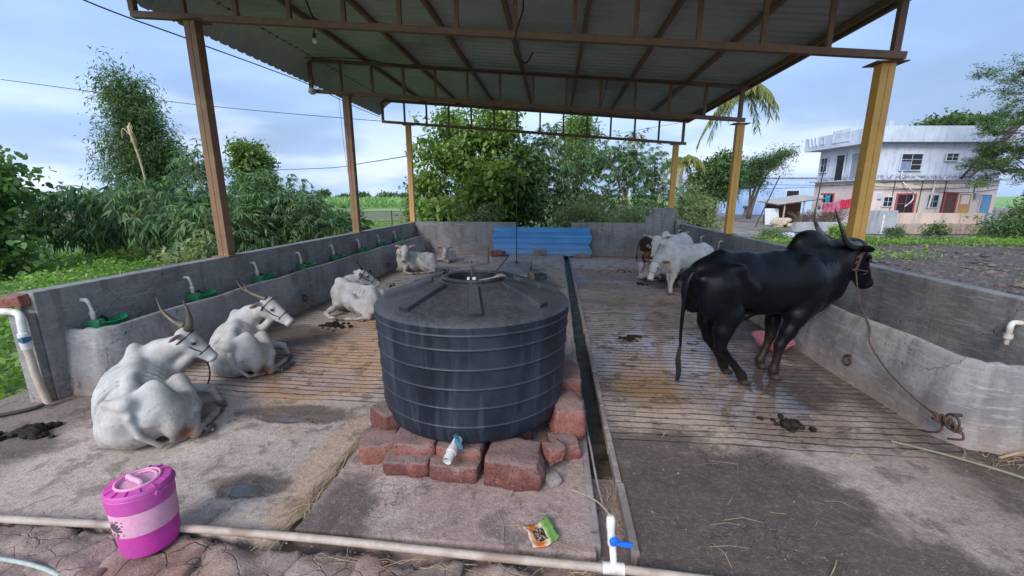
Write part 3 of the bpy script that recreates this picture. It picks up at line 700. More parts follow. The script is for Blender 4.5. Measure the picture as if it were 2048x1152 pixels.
def head_bits(t, hd, coatm, horns=None, hornr=.05, eyes=True, hornm=None, halter=None, nose_rope=True):
    Q, L = hd['Q'], hd['L']
    for s in (-1, 1):
        if eyes: kid(B().sphere(Q(.365, s * .168 * 1.2, -.012), .038 * L, 12), 'eye', M['eye'], t, smooth=True)
        if horns is not None:
            pts = horns[s] if isinstance(horns, dict) else [Q(a, s * l, h) for a, l, h in horns]
            c = curve(pts, 7); n = len(c); rr = [hornr * (1 - .92 * (i / (n - 1)) ** 1.15) for i in range(n)]
            kid(B().tube(c, rr, 12), 'horn', hornm or M['horn'], t, smooth=True)
    if halter:
        b = B(); r = .016 * L
        ring = lambda a, w_, up, dn, back=0: [Q(a + back * (math.cos(q) < 0), w_ * math.sin(q), (up + dn) / 2 + (up - dn) / 2 * math.cos(q)) for q in np.linspace(0, 2 * math.pi, 20)]
        b.tube(ring(.66, .135, .115, -.225), r, 7); b.tube(ring(.13, .20, .17, -.36), r * 1.5, 7)
        for s in (-1, 1): b.tube(curve([Q(.13, s * .185, -.12), Q(.4, s * .165, -.14), Q(.66, s * .125, -.07)], 5), r, 6)
        b.tube(curve([Q(.2, .13, -.33), Q(.26, .17, -.45), Q(.2, .12, -.58), Q(.14, .1, -.42), Q(.17, .13, -.34)], 5), r, 6)
        kid(b, 'halter', halter, t, smooth=True)

def hoof(b, p, fwd, s, col=(.09, .07, .06)):
    p = vec(*p); f = unit((fwd[0], fwd[1], 0)); sd = vec(-f[1], f[0], 0)
    for k in (-1, 1): b.cone(p + sd * k * .02 * s + vec(0, 0, .035 * s), p + f * .06 * s + sd * k * .024 * s + vec(0, 0, .018 * s), .034 * s, .022 * s, .008)
    b.paint.append((p + f * .03 * s + vec(0, 0, .02 * s), (.12 * s, .12 * s, .062 * s), col, .3))

def lying(loc, hdg, sc, label, P, N, mirror=False, ears=1.0, horns=None, hornr=.032, seed=0, neckmid=None, h=.0125, roll=0, halter=None,
          coat_=(.49, .475, .465), rope=True, ribs=True, tail=True, cat='cow', hornm=None, dirty=None, eardrop=.25, ear_out=None, group='white zebu cattle lying down', legs=1):
    """a zebu resting on the floor. Frame: x towards its head, y to its left; P poll and N nose in that frame, in metres"""
    mi = -1 if mirror else 1
    def q(x, y, z): return vec(x * sc, y * sc * mi, z * sc)
    ext = [np.minimum(vec(-.75 * sc, -.75 * sc, -.05), np.minimum(P, N) - .22), np.maximum(vec(.72 * sc, .72 * sc, .8 * sc), np.maximum(P, N) + .22)]
    b = Body(ext[0], ext[1], h); s = sc
    b.cone(q(-.28, .02, .235), q(.12, .02, .27), .185 * s, .235 * s, .05); b.cone(q(.12, .02, .27), q(.42, .0, .33), .235 * s, .165 * s, .05)
    b.ell(q(.03, .08, .12), (.33 * s, .20 * s, .14 * s), (1, 0, 0), k=.06)                       # belly spread on the floor
    b.chain([q(-.44, .02, .40), q(-.25, .0, .475), q(.05, .0, .475), (q(.3, .0, .50))], [.035 * s, .038 * s, .035 * s, .05 * s], .07)
    b.ell(q(.41, .01, .53), (.125 * s, .062 * s, .085 * s), (1, 0, .12), k=.07)          # hump
    b.ell(q(-.33, .0, .20), (.13 * s, .18 * s, .18 * s), k=.06)                                  # rump
    HR, HL = q(-.36, -.15, .475), q(-.35, .13, .41)
    b.chain([HR, q(-.43, .02, .41), HL], [.032 * s, .034 * s, .032 * s], .05)                     # hip bones
    b.ell(q(-.44, -.09, .25), (.045 * s, .045 * s, .05 * s), k=.05); b.ell(q(-.42, .08, .27), (.045 * s, .045 * s, .05 * s), k=.05)
    ST = q(-.04, -.27, .36)
    b.cone(HR - vec(0, 0, .05 * s), ST, .085 * s, .062 * s, .07); b.cone(q(-.36, -.16, .30), q(-.14, -.26, .26), .13 * s, .10 * s, .07)     # thigh
    b.ell(q(-.27, -.24, .17), (.24 * s, .10 * s, .17 * s), (1, -.15, 0), k=.06)
    HK = q(-.43, -.33, .06)
    b.cut(q(-.17, -.30, .53), .20 * s, .05); b.cut(q(-.17, .30, .53), .19 * s, .05)
    b.chain([ST, q(-.22, -.33, .20), HK], [.062 * s, .062 * s, .04 * s], .04)
    b.chain([HK, q(-.22, -.42, .035), q(-.10, -.47, .035), q(-.04, -.49, .03)], [.036 * s, .026 * s, .030 * s, .026 * s], .02)
    b.ell(q(-.16, .14, .13), (.18 * s, .10 * s, .13 * s), (1, .1, 0), k=.06); b.cone(q(-.02, .22, .06), q(-.18, .20, .05), .05 * s, .036 * s, .04)
    b.ell(q(.34, -.17, .29), (.11 * s, .07 * s, .17 * s), (1, 0, .2), k=.05)                       # shoulder blade
    b.ell(q(.36, .17, .27), (.11 * s, .07 * s, .16 * s), (1, 0, .2), k=.05)
    b.ell(q(.42, -.03, .17), (.13 * s, .14 * s, .15 * s), k=.06)                                  # brisket
    b.chain([q(.33, -.2, .15), q(.32, -.34, .13), q(.34, -.47, .09)], [.06 * s, .045 * s, .04 * s], .04)       # forearm
    b.chain([q(.34, -.47, .075), q(.22, -.50, .04), q(.12, -.52, .035)], [.034 * s, .025 * s, .03 * s], .02)
    b.chain([q(.46, .1, .1), q(.58, .08, .055), q(.48, -.02, .04)], [.06 * s, .045 * s, .03 * s], .04)
    if ribs:
        for i in range(8):
            x = -.12 + i * .062
            for sd in (-1, 1):
                rr_ = .196 + .045 * min(1, (i + 1.2) / 5)
                pts = [q(x - .06 * (a / 1.6), .02 + sd * rr_ * math.sin(a), .262 + rr_ * math.cos(a) * .97) for a in np.linspace(.35, 1.75, 8)]
                b.chain(pts, [.017 * s] * 8, .010)
    P, N = vec(*P), vec(*N); nm = vec(*neckmid) if neckmid is not None else (q(.42, 0, .45) + P) / 2 + vec(.03, 0, .0)
    f = unit(N - P)
    pb = P + f * .04 - vec(0, 0, .05 * s)
    b.cone(q(.38, -.01, .36), nm, .165 * s, .115 * s, .06); b.cone(nm, pb, .115 * s, .075 * s, .05)
    thr = P + (N - P) * .32 - vec(0, 0, .09 * s)
    b.chain([thr, (thr + q(.42, -.04, .2)) / 2 + vec(0, 0, -.05 * s), q(.44, -.04, .2)], [.04 * s, .05 * s, .08 * s], .05)          # dewlap
    b.chain([q(-.42, .02, .40), q(-.475, .01, .31), q(-.485, -.03, .16), q(-.47, -.13, .045), q(-.40, -.26, .025), q(-.34, -.36, .025)], [.026 * s, .024 * s, .021 * s, .02 * s, .016 * s, .014 * s], .015)
    hd = head(b, P, N, coat_, ears=ears, roll=roll, eardrop=eardrop, ear_out=ear_out)
    hoof(b, q(-.03, -.495, .0), q(1, -.3, 0), s * .75); hoof(b, q(.10, -.525, 0), q(-1, -.1, 0), s * .75)
    g1 = tuple(c * .72 for c in coat_)
    b.paint.insert(0, (q(0, 0, .02), (1.2 * s, 1.2 * s, .17 * s), tuple(c * a for c, a in zip(coat_, (.76, .68, .60))), .9))       # mud on whatever touches the floor
    b.paint.insert(1, (q(-.46, -.28, .08), .09 * s, (.22, .10, .06), .6)); b.paint.append((q(.33, -.50, .07), .06 * s, g1, .6))
    b.paint.append((hd['Q'](.75, 0, -.05), .22 * hd['L'], g1, .8))
    if dirty: b.paint += dirty
    me = b.mesh('body', coat_, floor=.002)
    t = thing('zebu_cow', loc, label, cat, group, rz=R(hdg))
    o = meshobj('body', me, M['white_coat'], t, smooth=True)
    head_bits(t, hd, None, horns, hornr * s, halter=halter, hornm=hornm)
    if tail:
        pts = curve([q(-.30, -.36, .03), q(-.36, -.42, .022), q(-.38, -.45, .02)], 4)
        kid(B().tube(pts, interp([.013 * s, .012 * s, .01 * s], len(pts)), 8), 'tail', M['white_coat'], t, smooth=True)
        tail_col(t.children[-1], coat_)
        tuft(t, [q(-.40, -.41, .03), q(-.28, -.50, .025), q(-.15, -.58, .02)] if tail == 2 else [q(-.40, -.41, .03), q(-.30, -.46, .025)], .02 * s, M['tailgrey'])
    return t, hd

def tail_col(o, c):
    at = o.data.color_attributes.new('col', 'FLOAT_COLOR', 'POINT'); at.data.foreach_set('color', list((*c, 1.0)) * len(o.data.vertices))

def tuft(t, pts, r, m, n=14):
    b = B(); rr = random.Random(5); c = curve(pts, 6); k = len(c)
    for i in range(n):
        o = Vector((rr.uniform(-1, 1), rr.uniform(-1, 1), rr.uniform(-1, 1))) * r * .8
        b.tube([q + o * math.sin(math.pi * min(1, .12 + .55 * j / (k - 1))) for j, q in enumerate(c)], interp([r * .3, r * .42, r * .3, r * .05], k), 5)
    return kid(b, 'tail_tuft', m, t, smooth=True)

def standing(loc, hdg, s, label, P, N, coat_, mat_, feet, hump=1.0, dewlap=1.0, horns=None, hornr=.04, h=.014, hornm=None, halter=None, tailpts=None, cat='cow',
             group='cattle standing along the right', name='zebu_cow', bull=False, paint=(), ears=1.0, stance=None, hooves=(.09, .07, .06), eardrop=.25, tailm=None, nosec=(.2, .15, .14), tail_r=1.0, ear_out=None, roll=0, ear_in=PINK, thick=1.0):
    """a standing zebu. Frame as above, measured for a bull 1.5 m at the hump (scale s); feet = (near hind, far hind, near fore, far fore) x offsets"""
    q = lambda x, y, z: vec(x * s, y * s, z * s)
    P, N = vec(*P), vec(*N)
    lo = np.minimum(q(-.95, -.5, -.03), np.minimum(P, N) - .25); hi = np.maximum(q(1.2, .5, 1.62), np.maximum(P, N) + .25)
    b = Body(lo, hi, h); Y = ((0, 1, 0), .80)
    b.chain([q(-.44, 0, 1.04), q(-.12, 0, 1.03), q(.25, 0, .985), q(.58, 0, .985), q(.82, 0, 1.02)], [.245 * s, .25 * s * thick, .29 * s * thick, .315 * s, .25 * s], .07, Y)
    b.chain([q(-.60, 0, 1.185), q(-.36, 0, 1.285), q(-.05, 0, 1.245), q(.30, 0, 1.245), q(.55, 0, 1.27)], [.045 * s, .05 * s, .045 * s, .045 * s, .06 * s], .09)
    for sd in (-1, 1):
        b.ell(q(-.34, sd * .205, 1.205), (.085 * s, .04 * s, .04 * s), (1, sd * .3, .1), k=.09 * s)        # hook bone
        b.ell(q(-.62, sd * .115, 1.10), (.06 * s, .045 * s, .05 * s), k=.06 * s)                        # pin bone
        b.cone(q(-.34, sd * .20, 1.19), q(-.10, sd * .2, .98), .035 * s, .03 * s, .05 * s)                 # edge of the flank hollow
        b.ell(q(.62, sd * .175, .98), (.17 * s, .085 * s, .30 * s), (1, 0, .35), k=.08 * s)                # shoulder
        for i in range(0 if bull else 7):
            x = -.02 + i * .075
            b.chain([q(x - .06 * (a / 1.7), sd * .232 * math.sin(a) * 1.0, .985 + (.285) * math.cos(a)) for a in np.linspace(.75, 1.95, 6)], [.004 * s] * 6, .04)
    if hump: b.ell(q(.70, 0, 1.36), (.20 * s * (.6 + .4 * hump), .095 * s, (.10 + .05 * hump) * s), (1, 0, .12), k=.07 * s)
    if bull: b.ell(q(.66, 0, 1.40), (.10 * s, .07 * s, .08 * s), k=.06 * s); b.cone(q(.9, 0, 1.32), P - vec(.04 * s, 0, .02 * s), .09 * s, .085 * s, .08)
    f = unit(N - P); nb = P + f * .06 * s - vec(.03 * s, 0, .09 * s)
    b.cone(q(.76, 0, 1.06), (q(.9, 0, 1.1) + nb) / 2, .23 * s, .17 * s, .07, ((0, 1, 0), .7)); b.cone((q(.9, 0, 1.1) + nb) / 2, nb, .17 * s, .125 * s, .06, ((0, 1, 0), .75))
    if dewlap:
        th = P + (N - P) * .42 - vec(.06 * s, 0, .10 * s)
        b.chain([th, (th + q(.98, 0, .76)) / 2 - vec(0, 0, .04 * s), q(.98, 0, .80), q(.80, 0, .70), q(.60, 0, .70)], [.05 * s, .08 * s * dewlap, .11 * s * dewlap, .10 * s * dewlap, .06 * s], .05, ((0, 1, 0), .38))
    b.ell(q(.78, 0, .84), (.17 * s, .15 * s, .17 * s), k=.07)
    hx = stance or dict(kn=((-.20, -.40), (-.20, -.40)), fk=((.50, .36), (.56, .50)))
    for i, sd in enumerate((-1, 1)):
        st, hk = hx['kn'][i]; y = sd * .155; ft = feet[i]
        b.cone(q(-.42, y * .95, 1.02), q(st - .02, y * 1.12, .80), .17 * s, .125 * s, .07 * s, ((0, 1, 0), .72)); b.ell(q(-.48, y * .8, .93), (.16 * s, .10 * s, .22 * s), (1, 0, -.25), k=.07 * s)
        b.chain([q(st, y * 1.1, .76), q((st + hk) / 2 - .03, y, .60), q(hk, y * .95, .43)], [.115 * s, .082 * s, .052 * s], .05 * s)
        b.cone(q(hk - .035, y * .95, .47), q(hk - .06, y * .95, .52), .03 * s, .018 * s, .03)            # point of the hock
        b.chain([q(hk, y * .95, .42), q(hk + (ft - hk) * .55, y * .9, .24), q(ft - .03, y * .88, .105), q(ft, y * .88, .05)], [.05 * s, .036 * s, .046 * s, .04 * s], .025)
        hoof(b, q(ft, y * .88, 0), (1, 0, 0), s * 1.05, hooves)
        el, kn = hx['fk'][i]; ft = feet[2 + i]; y = sd * .15
        b.cone(q(.62, y * 1.1, .86), q(el, y * 1.05, .68), .13 * s, .10 * s, .06 * s)
        b.chain([q(el, y * 1.05, .68), q((el + kn) / 2, y, .52), q(kn, y * .9, .375)], [.095 * s, .07 * s, .053 * s], .04 * s)
        b.chain([q(kn, y * .9, .37), q((kn + ft) / 2, y * .88, .24), q(ft - .02, y * .87, .11), q(ft, y * .87, .05)], [.05 * s, .036 * s, .045 * s, .04 * s], .025)
        hoof(b, q(ft, y * .87, 0), (1, 0, 0), s * 1.05, hooves)
    for i in range(4):                                              # folds of loose skin on the neck
        for sd in (-1, 1): b.chain([q(.78 + .08 * i, sd * (.17 - .015 * i), 1.2), q(.80 + .08 * i, sd * (.15 - .02 * i), 1.0), q(.82 + .06 * i, sd * .06, .82)], [.006 * s, .012 * s, .008 * s], .02)
    if bull: b.cone(q(.12, 0, .74), q(.02, 0, .66), .06 * s, .035 * s, .05)
    hd = head(b, P, N, coat_, ears=ears, eardrop=eardrop, nosec=nosec, ear_out=ear_out, roll=roll, ear_in=ear_in)
    b.paint = [(q(*c), (r[0] * s, r[1] * s, r[2] * s) if isinstance(r, tuple) else r * s, cc, so) for c, r, cc, so in paint] + b.paint
    me = b.mesh('body', coat_, floor=.002); t = thing(name, loc, label, cat, group, rz=R(hdg)); meshobj('body', me, mat_, t, smooth=True)
    head_bits(t, hd, None, horns, hornr, hornm=hornm, halter=halter)
    tp = tailpts or [(-.63, 0, 1.17), (-.70, 0, 1.05), (-.72, 0, .8), (-.70, 0, .55)]
    c = curve([q(*e) for e in tp], 6)
    kid(B().tube(c, interp([.036 * s * tail_r, .028 * s * tail_r, .02 * s, .015 * s, .013 * s], len(c)), 9), 'tail', mat_, t, smooth=True); tail_col(t.children[-1], coat_)
    e = q(*tp[-1]); tuft(t, [e + vec(0, 0, .03), e + vec(-.01, 0, -.12 * s), e + vec(.01, .0, -.24 * s), e + vec(.0, 0, -.36 * s)], .021 * s, tailm or M['tailhair'], 22)
    return t, hd

# the black bull
BK = (.0045, .0048, .0075)
bull, bh = standing((1.9, 4.25, 0), 22, 1.0, 'black humped bull with long curved horns standing with its head over the right trough', (1.33, 0, 1.36), (1.66, .01, .91), BK, M['black_coat'],
    (-.05, -.02, .35, .45), hump=1.15, dewlap=1.15, h=.013, bull=True, cat='bull', name='zebu_bull', ears=.8, ear_in=(.03, .02, .02), hornm=M['hornb'], hornr=.050, hooves=(.06, .05, .042),
    stance=dict(kn=((-.33, -.385), (-.28, -.27)), fk=((.50, .36), (.58, .54))), nosec=(.03, .03, .033), eardrop=.35,
    paint=[((-.1, 0, .05), (.5, .5, .36), (.022, .017, .014), .8), ((.45, 0, .05), (.4, .5, .46), (.036, .025, .02), .8)],
    horns={-1: [(1.28, -.07, 1.345), (1.16, -.13, 1.36), (1.00, -.17, 1.40), (.89, -.18, 1.52), (.80, -.14, 1.73)],
           1: [(1.32, .08, 1.34), (1.25, .19, 1.375), (1.18, .25, 1.45), (1.09, .26, 1.57), (1.0, .22, 1.71)]},
    tailpts=[(-.62, 0, 1.19), (-.70, 0, 1.05), (-.725, 0, .80), (-.73, 0, .58), (-.72, 0, .42)], group=None)
c = bh['Q']; b = B()
b.tube(curve([c(.10, -.20, -.05), c(.16, -.21, -.2), c(.30, -.19, -.36), c(.22, -.16, -.42), c(.17, -.2, -.28)], 6), .012, 8)
b.tube([c(.62, .13 * math.sin(a), -.05 + .17 * math.cos(a)) for a in np.linspace(0, 2 * math.pi, 20)], .007, 7)
b.tube(curve([c(.30, -.19, -.36), c(.45, -.17, -.22), c(.62, -.13, -.05)], 5), .007, 6)
b.tube([c(.06 + .08 * abs(math.sin(a / 2)), .19 * math.sin(a), -.14 + .30 * math.cos(a)) for a in np.linspace(0, 2 * math.pi, 24)], .011, 7)
kid(b, 'halter', M['rope'], bull, smooth=True)

# white cows lying along the left
t1, h1 = lying((-3.28, 2.74, 0), 133, 1.0, 'biggest white cow lying nearest the camera, with long grey horns and yellow ear tag', (.24, -.34, .70), (.20, -.55, .43), neckmid=(.38, -.16, .50),
    horns={-1: [(.18, -.38, .73), (.14, -.40, .80), (.115, -.40, .90), (.13, -.38, 1.0)], 1: [(.28, -.36, .73), (.36, -.29, .77), (.43, -.22, .86), (.45, -.19, .99)]}, hornr=.036, halter=M['ropeb'], h=.010)
kid(B().sphere(h1['Q'](-.03, .36, -.16), (.02, .014, .022), 10), 'ear_tag', M['yellowtag'], t1, smooth=True)
t2, h2 = lying((-3.43, 3.98, 0), 124, .93, 'second white cow lying on the left, with dark swept-back horns and black halter', (.18, -.32, .69), (.05, -.57, .43), neckmid=(.33, -.14, .50),
    horns={-1: [(.14, -.33, .71), (.18, -.25, .745), (.23, -.16, .80), (.27, -.12, .89)], 1: [(.22, -.31, .71), (.28, -.21, .745), (.36, -.1, .81), (.40, -.04, .91)]}, hornr=.036, halter=M['ropeb'], tail=2, h=.011)
t3, h3 = lying((-3.08, 6.22, 0), 166, .92, 'white cow lying partly behind the dark tank, head turned back, thin dark horns', (.20, -.26, .63), (.0, -.50, .39), neckmid=(.34, -.16, .46), mirror=True,
    horns=[(.02, .10, .12), (-.25, .22, .22), (-.45, .25, .42), (-.5, .2, .62)], hornr=.022, halter=M['ropeb'], h=.013, hornm=M['hornb'])
t4, h4 = lying((-3.38, 10.05, 0), 193, .92, 'white calf lying broadside before the far left trough, its face towards the camera', (.28, .25, .66), (.30, .55, .36), neckmid=(.40, .10, .50), mirror=True,
    horns=[(.0, .08, .12), (-.02, .10, .28)], hornr=.02, h=.014, eardrop=-.1)
t5, h5 = lying((-3.02, 11.75, 0), 268, .66, 'small cream calf lying face-on in the far left corner', (.40, 0, .44), (.56, .02, .18), neckmid=(.33, 0, .34), ears=1.25, h=.012, ribs=False, tail=False, eardrop=.05, horns=[(.0, .08, .1), (.0, .09, .2)], hornr=.02, ear_out=(.3, .14, .10))

# the group standing at the far right
W = (.66, .63, .59)
MUD = [((.1, 0, .0), (1.6, 1., .42), (.40, .33, .28), .9)]
standing((2.62, 8.30, 0), 203, .71, 'white cow standing side-on behind the black bull with its head lowered', (.92, .18, .70), (1.12, .30, .38), W, M['white_coat'], (-.42, -.36, .52, .70), hump=.25, dewlap=.7, h=.013,
         paint=MUD + [((.6, 0, .40), .12, (.2, .16, .14), .6)], ears=1.1, stance=dict(kn=((-.20, -.46), (-.20, -.44)), fk=((.56, .55), (.60, .66))), ear_out=(.35, .12, .07), halter=M['ropeb'], horns=None, tailm=M['tailgrey'])
standing((2.74, 9.75, 0), 227, .76, 'standing white cow facing the camera with long face and pink ears out', (.88, .0, 1.0), (1.05, .04, .60), W, M['white_coat'], (-.42, -.38, .55, .62), hump=.2, dewlap=.8, h=.013,
         paint=MUD + [((.6, 0, .40), .12, (.2, .16, .14), .6)], ears=1.25, stance=dict(kn=((-.20, -.46), (-.20, -.44)), fk=((.56, .57), (.58, .60))), horns=None, nosec=(.06, .05, .05), eardrop=-.05, tailm=M['tailgrey'])
standing((2.60, 11.15, 0), 8, .61, 'dark brown calf with tan belly and white hip patch, farthest of the right group', (.72, .10, .62), (.86, .16, .42), (.040, .018, .011), M['white_coat'], (-.42, -.36, .52, .60), hump=0, dewlap=.5, h=.013,
         paint=[((-.1, 0, .62), (.8, .6, .24), (.24, .10, .055), .5), ((-.42, -.2, 1.0), .10, (.6, .55, .52), .4), ((-.33, -.22, .93), .07, (.6, .55, .52), .4), ((-.7, 0, .8), .12, (.4, .17, .09), .6)], cat='calf', name='calf',
         stance=dict(kn=((-.20, -.46), (-.20, -.44)), fk=((.56, .57), (.58, .60))), horns=None, tailpts=[(-.63, 0, 1.17), (-.72, 0, 1.05), (-.78, 0, .8), (-.77, 0, .62)], ears=1.0)
lying((2.22, 9.72, 0), 205, .55, 'small mud-speckled white calf lying by the hooves of the standing white cows', (.30, .06, .38), (.42, .16, .20), neckmid=(.30, .02, .30), ears=1.1, h=.012, ribs=False, tail=False, coat_=(.62, .60, .58), mirror=True, group=None, cat='calf')

# ---------------------------------------------------------------- the water tank on its stones
TC = (-.625, 3.124)
t = thing('water_tank', (TC[0], TC[1], .235), 'big dark blue-black ribbed plastic water tank standing on red stones in the middle', 'water tank')
prof = [(.0, 0), (.64, 0), (.685, .012), (.70, .04)]
for k, z in enumerate([.135, .27, .405, .54, .675, .77]):
    r0 = .704 + k * .006
    prof += [(r0 + .002, z - .018), (r0 + .003, z - .010), (r0 + .0085, z - .004), (r0 + .009, z + .002), (r0 + .005, z + .008), (r0 + .004, z + .014)]
prof = [q for q in prof if q[1] <= .80] + [(.742, .80), (.742, .825), (.728, .845), (.70, .862), (.66, .875)]
kid(B().lathe(prof, 96), 'tank_wall', M['tank'], t, smooth='auto')
top = [(.66, .875), (.45, .938), (.28, .985), (.235, .993), (.23, 1.0)]
kid(B().lathe(top, 96), 'tank_top', M['tank'], t, smooth=True)
neck = [(.240, .985), (.240, 1.012), (.232, 1.020), (.198, 1.020), (.190, 1.012), (.190, .93), (.0, .93)]
kid(B().lathe(neck, 64), 'neck_ring', M['tank'], t, smooth='auto')
kid(B().lathe([(.0, .935), (.189, .935)], 40), 'dark_inside', M['black'], t)
for i, a in enumerate(np.arange(8) * 45 + 12):
    a = R(a); ca, sa = math.cos(a), math.sin(a)
    b = B(); r0, r1 = .31, .665
    for (ra, za), (rb, zb) in [((r0, .992), (r1, .874))]:
        p = []
        for (rr, zz, hh) in ((ra, za, .020), (rb, zb + .004, .026)):
            for w_, h_ in ((-.045, -.01), (-.038, hh), (.038, hh), (.045, -.01)):
                wf = w_ * (.75 if rr == r0 else 1.15); p.append((rr * ca - wf * sa, rr * sa + wf * ca, zz + h_))
        b.add(p, [(0, 4, 5, 1), (1, 5, 6, 2), (2, 6, 7, 3), (0, 1, 2, 3), (4, 7, 6, 5)])
    kid(b, 'top_rib', M['tank'], t, bevel=.006)
# cranked iron handle over the mouth
t = thing('crank_handle', (-.625, 3.10, 1.17), 'dark cranked iron bar standing up out of the tank mouth', 'crank')
kid(B().bar((0, 0, 0), (0, 0, .16), .028, .012, (1, 0, 0)).bar((-.012, 0, .155), (.135, .0, .185), .028, .014).bar((.125, 0, .18), (.122, 0, .30), .034, .012, (1, 0, 0)), 'bar', M['iron'], t, bevel=.003)
kid(B().tube([(.02, -.02, .03), (.02, -.02, .075)], .014, 10), 'nut', M['pvc'], t)
kid(B().tube([(-.03, -.0, .025), (-.03, -.0, .07)], .012, 10), 'nut', M['pvc'], t)
t = thing('cloth_strip', (-.48, 2.95, 1.25), 'crumpled dusty strip of rag tied on the rim of the tank mouth', 'rag')
kid(B().tube(curve([(-.06, -.02, .005), (0, -.005, .012), (.05, .03, .02), (.085, .075, .022), (.12, .10, .012)], 6), interp([.006, .010, .008, .020, .024, .012], 25), 8, flat=.6), 'rag', worn('grey_rag', (.18, .15, .13), (.28, .24, .21), 30, (.9, .95), .8, .01), t, smooth=True)
# tank outlet
t = thing('tank_tap', (-.605, 2.41, .285), 'white plastic outlet pipe with a blue-grey lever on the front of the dark tank', 'tap')
d = Vector((-.035, -.16, -.045))
kid(B().tube([(0, .03, .005), (0, 0, 0), d * .35, d * .37, d * .62, d * .64, d], [.028, .030, .030, .034, .036, .030, .030], 20, cap=False).tube([d, d, d * .4], [.030, .023, .023], 20, cap=False), 'spout', M['pvc'], t, smooth='auto')
kid(B().tube([d * .5 + Vector((0, 0, .0)), d * .5 + Vector((0, 0, .002))], .022, 16), 'inside', M['black'], t)
kid(B().tube([(0, .018, .02), (0, .004, .02)], .052, 20), 'flange', M['tank'], t, smooth='auto')
kid(B().tube([(.005, -.055, .018), (.012, -.055, .052)], .016, 12).bar((.0, -.045, .052), (.045, -.088, -.005), .024, .010).bar((-.012, -.03, .056), (.008, -.05, .056), .026, .012), 'lever', M['navy'], t, bevel=.003)
# stones under the tank
st = [  # x, y, z, sx, sy, sz, rot
    (-1.215, 2.57, .105, .24, .27, .16, .35), (-.945, 2.455, .09, .305, .27, .125, .06), (-.62, 2.445, .09, .315, .27, .125, -.03), (-.235, 2.43, .125, .37, .30, .20, -.05),
    (-1.19, 2.78, .215, .27, .27, .20, .9), (-.925, 2.535, .178, .30, .26, .105, .1), (-.61, 2.53, .176, .31, .26, .10, 0),
    (.09, 2.70, .10, .20, .20, .13, .3), (.12, 2.93, .215, .23, .34, .27, .12), (.12, 3.38, .22, .24, .38, .34, .05), (-1.2, 3.10, .14, .24, .28, .18, 1.2), (-1.22, 3.48, .14, .26, .28, .18, 1.4),
    (-.62, 2.95, .14, .4, .36, .18, .1), (-.3, 2.95, .13, .3, .36, .18, .1), (-.9, 3.0, .13, .3, .36, .18, 0), (-.6, 3.4, .13, .5, .4, .18, .1), (.02, 2.53, .16, .12, .12, .12, .5), (.13, 3.68, .28, .14, .18, .14, .6)]
nm = ['reddish stone block at the left end of the row under the tank', 'lower red stone block second from the left in front under the tank', 'lower red stone block directly below the white outlet', 'largest red stone block in front, just right of the white outlet',
      'red stone block high on the left side under the tank rim', 'upper red stone block left of the white outlet', 'upper red stone block behind the white outlet', 'small dusty block low at the right front corner of the pile',
      'rounded red block standing on the right side beside the drain', 'big red block behind on the right side of the tank', 'red block under the left rear of the tank', 'red block hidden behind the tank on the left',
      'inner block under the tank, left of centre', 'inner block under the tank, right of centre', 'inner block under the tank, far left', 'inner block under the back of the tank', 'small grey-red stone wedged beside the largest red block', 'bright red broken piece on the right stones by the drain']
for i, (x, y, z, a, b_, c_, r_) in enumerate(st):
    stone('laterite_block', (x, y, z), (a, b_, c_), r_, 20 + i, M['laterite'], nm[i], 'stone block', 'laterite blocks under the tank', .022, .34 if i != 8 else .5)
stone('stone', (.02, 2.36, .075), (.085, .08, .06), .6, 77, M['greystone'], 'small pale grey stone at the right foot of the block pile', pw=.5, rough=.012)

# ---------------------------------------------------------------- front pipework
t = thing('water_pipe', (-.8, 1.76, .055), 'long dusty grey plastic pipe lying across the whole foreground', 'pipe')
child(B().tube(curve([(-3.6, 1.72, .05), (-2.7, 1.745, .055), (-1.99, 1.775, .055), (-1.2, 1.775, .06), (-.5, 1.76, .06), (.28, 1.755, .055)], 6), .021, 16), 'pipe', M['pvcd'], t, smooth='auto')
child(B().tube([(.36, 1.757, .055), (.9, 1.735, .05), (1.6, 1.70, .03)], .021, 16), 'pipe', M['pvcd'], t, smooth='auto')
t = thing('valve', (.325, 1.76, .055), 'white plastic valve with a bright blue handle on the foreground pipe', 'valve')
child(B().tube([(.27, 1.756, .055), (.375, 1.757, .055)], .028, 20), 'tee', M['pvc'], t, smooth='auto')
child(B().tube([(.325, 1.76, .055), (.322, 1.775, .10), (.318, 1.79, .15)], .017, 16), 'riser', M['pvc'], t, smooth=True)
child(B().tube([(.318, 1.79, .15), (.316, 1.795, .165), (.314, 1.80, .19), (.309, 1.81, .215), (.307, 1.815, .25), (.306, 1.82, .285), (.304, 1.823, .30)], [.019, .023, .023, .018, .022, .022, .014], 18), 'body', M['pvc'], t, smooth='auto')
child(B().tube([(.318, 1.775, .205), (.324, 1.755, .20)], .024, 16).bar((.345, 1.758, .198), (.405, 1.748, .206), .014, .026).bar((.328, 1.757, .20), (.352, 1.757, .20), .014, .012), 'handle', M['blue'], t, bevel=.005)
t = thing('hose', (.3, 2.3, 0), 'thin grey hose running from the valve up along the drain past the stones', 'hose')
child(B().tube(curve([(.304, 1.823, .30), (.318, 1.98, .20), (.315, 2.2, .07), (.30, 2.45, .06), (.29, 2.75, .07), (.275, 3.1, .075), (.28, 3.5, .07)], 8), .008, 8), 'hose', worn('grey_hose', (.22, .19, .18), (.34, .30, .28), 20), t, smooth=True)
t = thing('wire', (.2, 2.0, .3), 'pale stiff wire curving left from the top of the valve', 'wire')
child(B().tube(curve([(.304, 1.823, .30), (.24, 1.86, .345), (.16, 1.9, .355), (.10, 1.93, .35)], 6), .003, 6), 'wire', M['straw'], t)
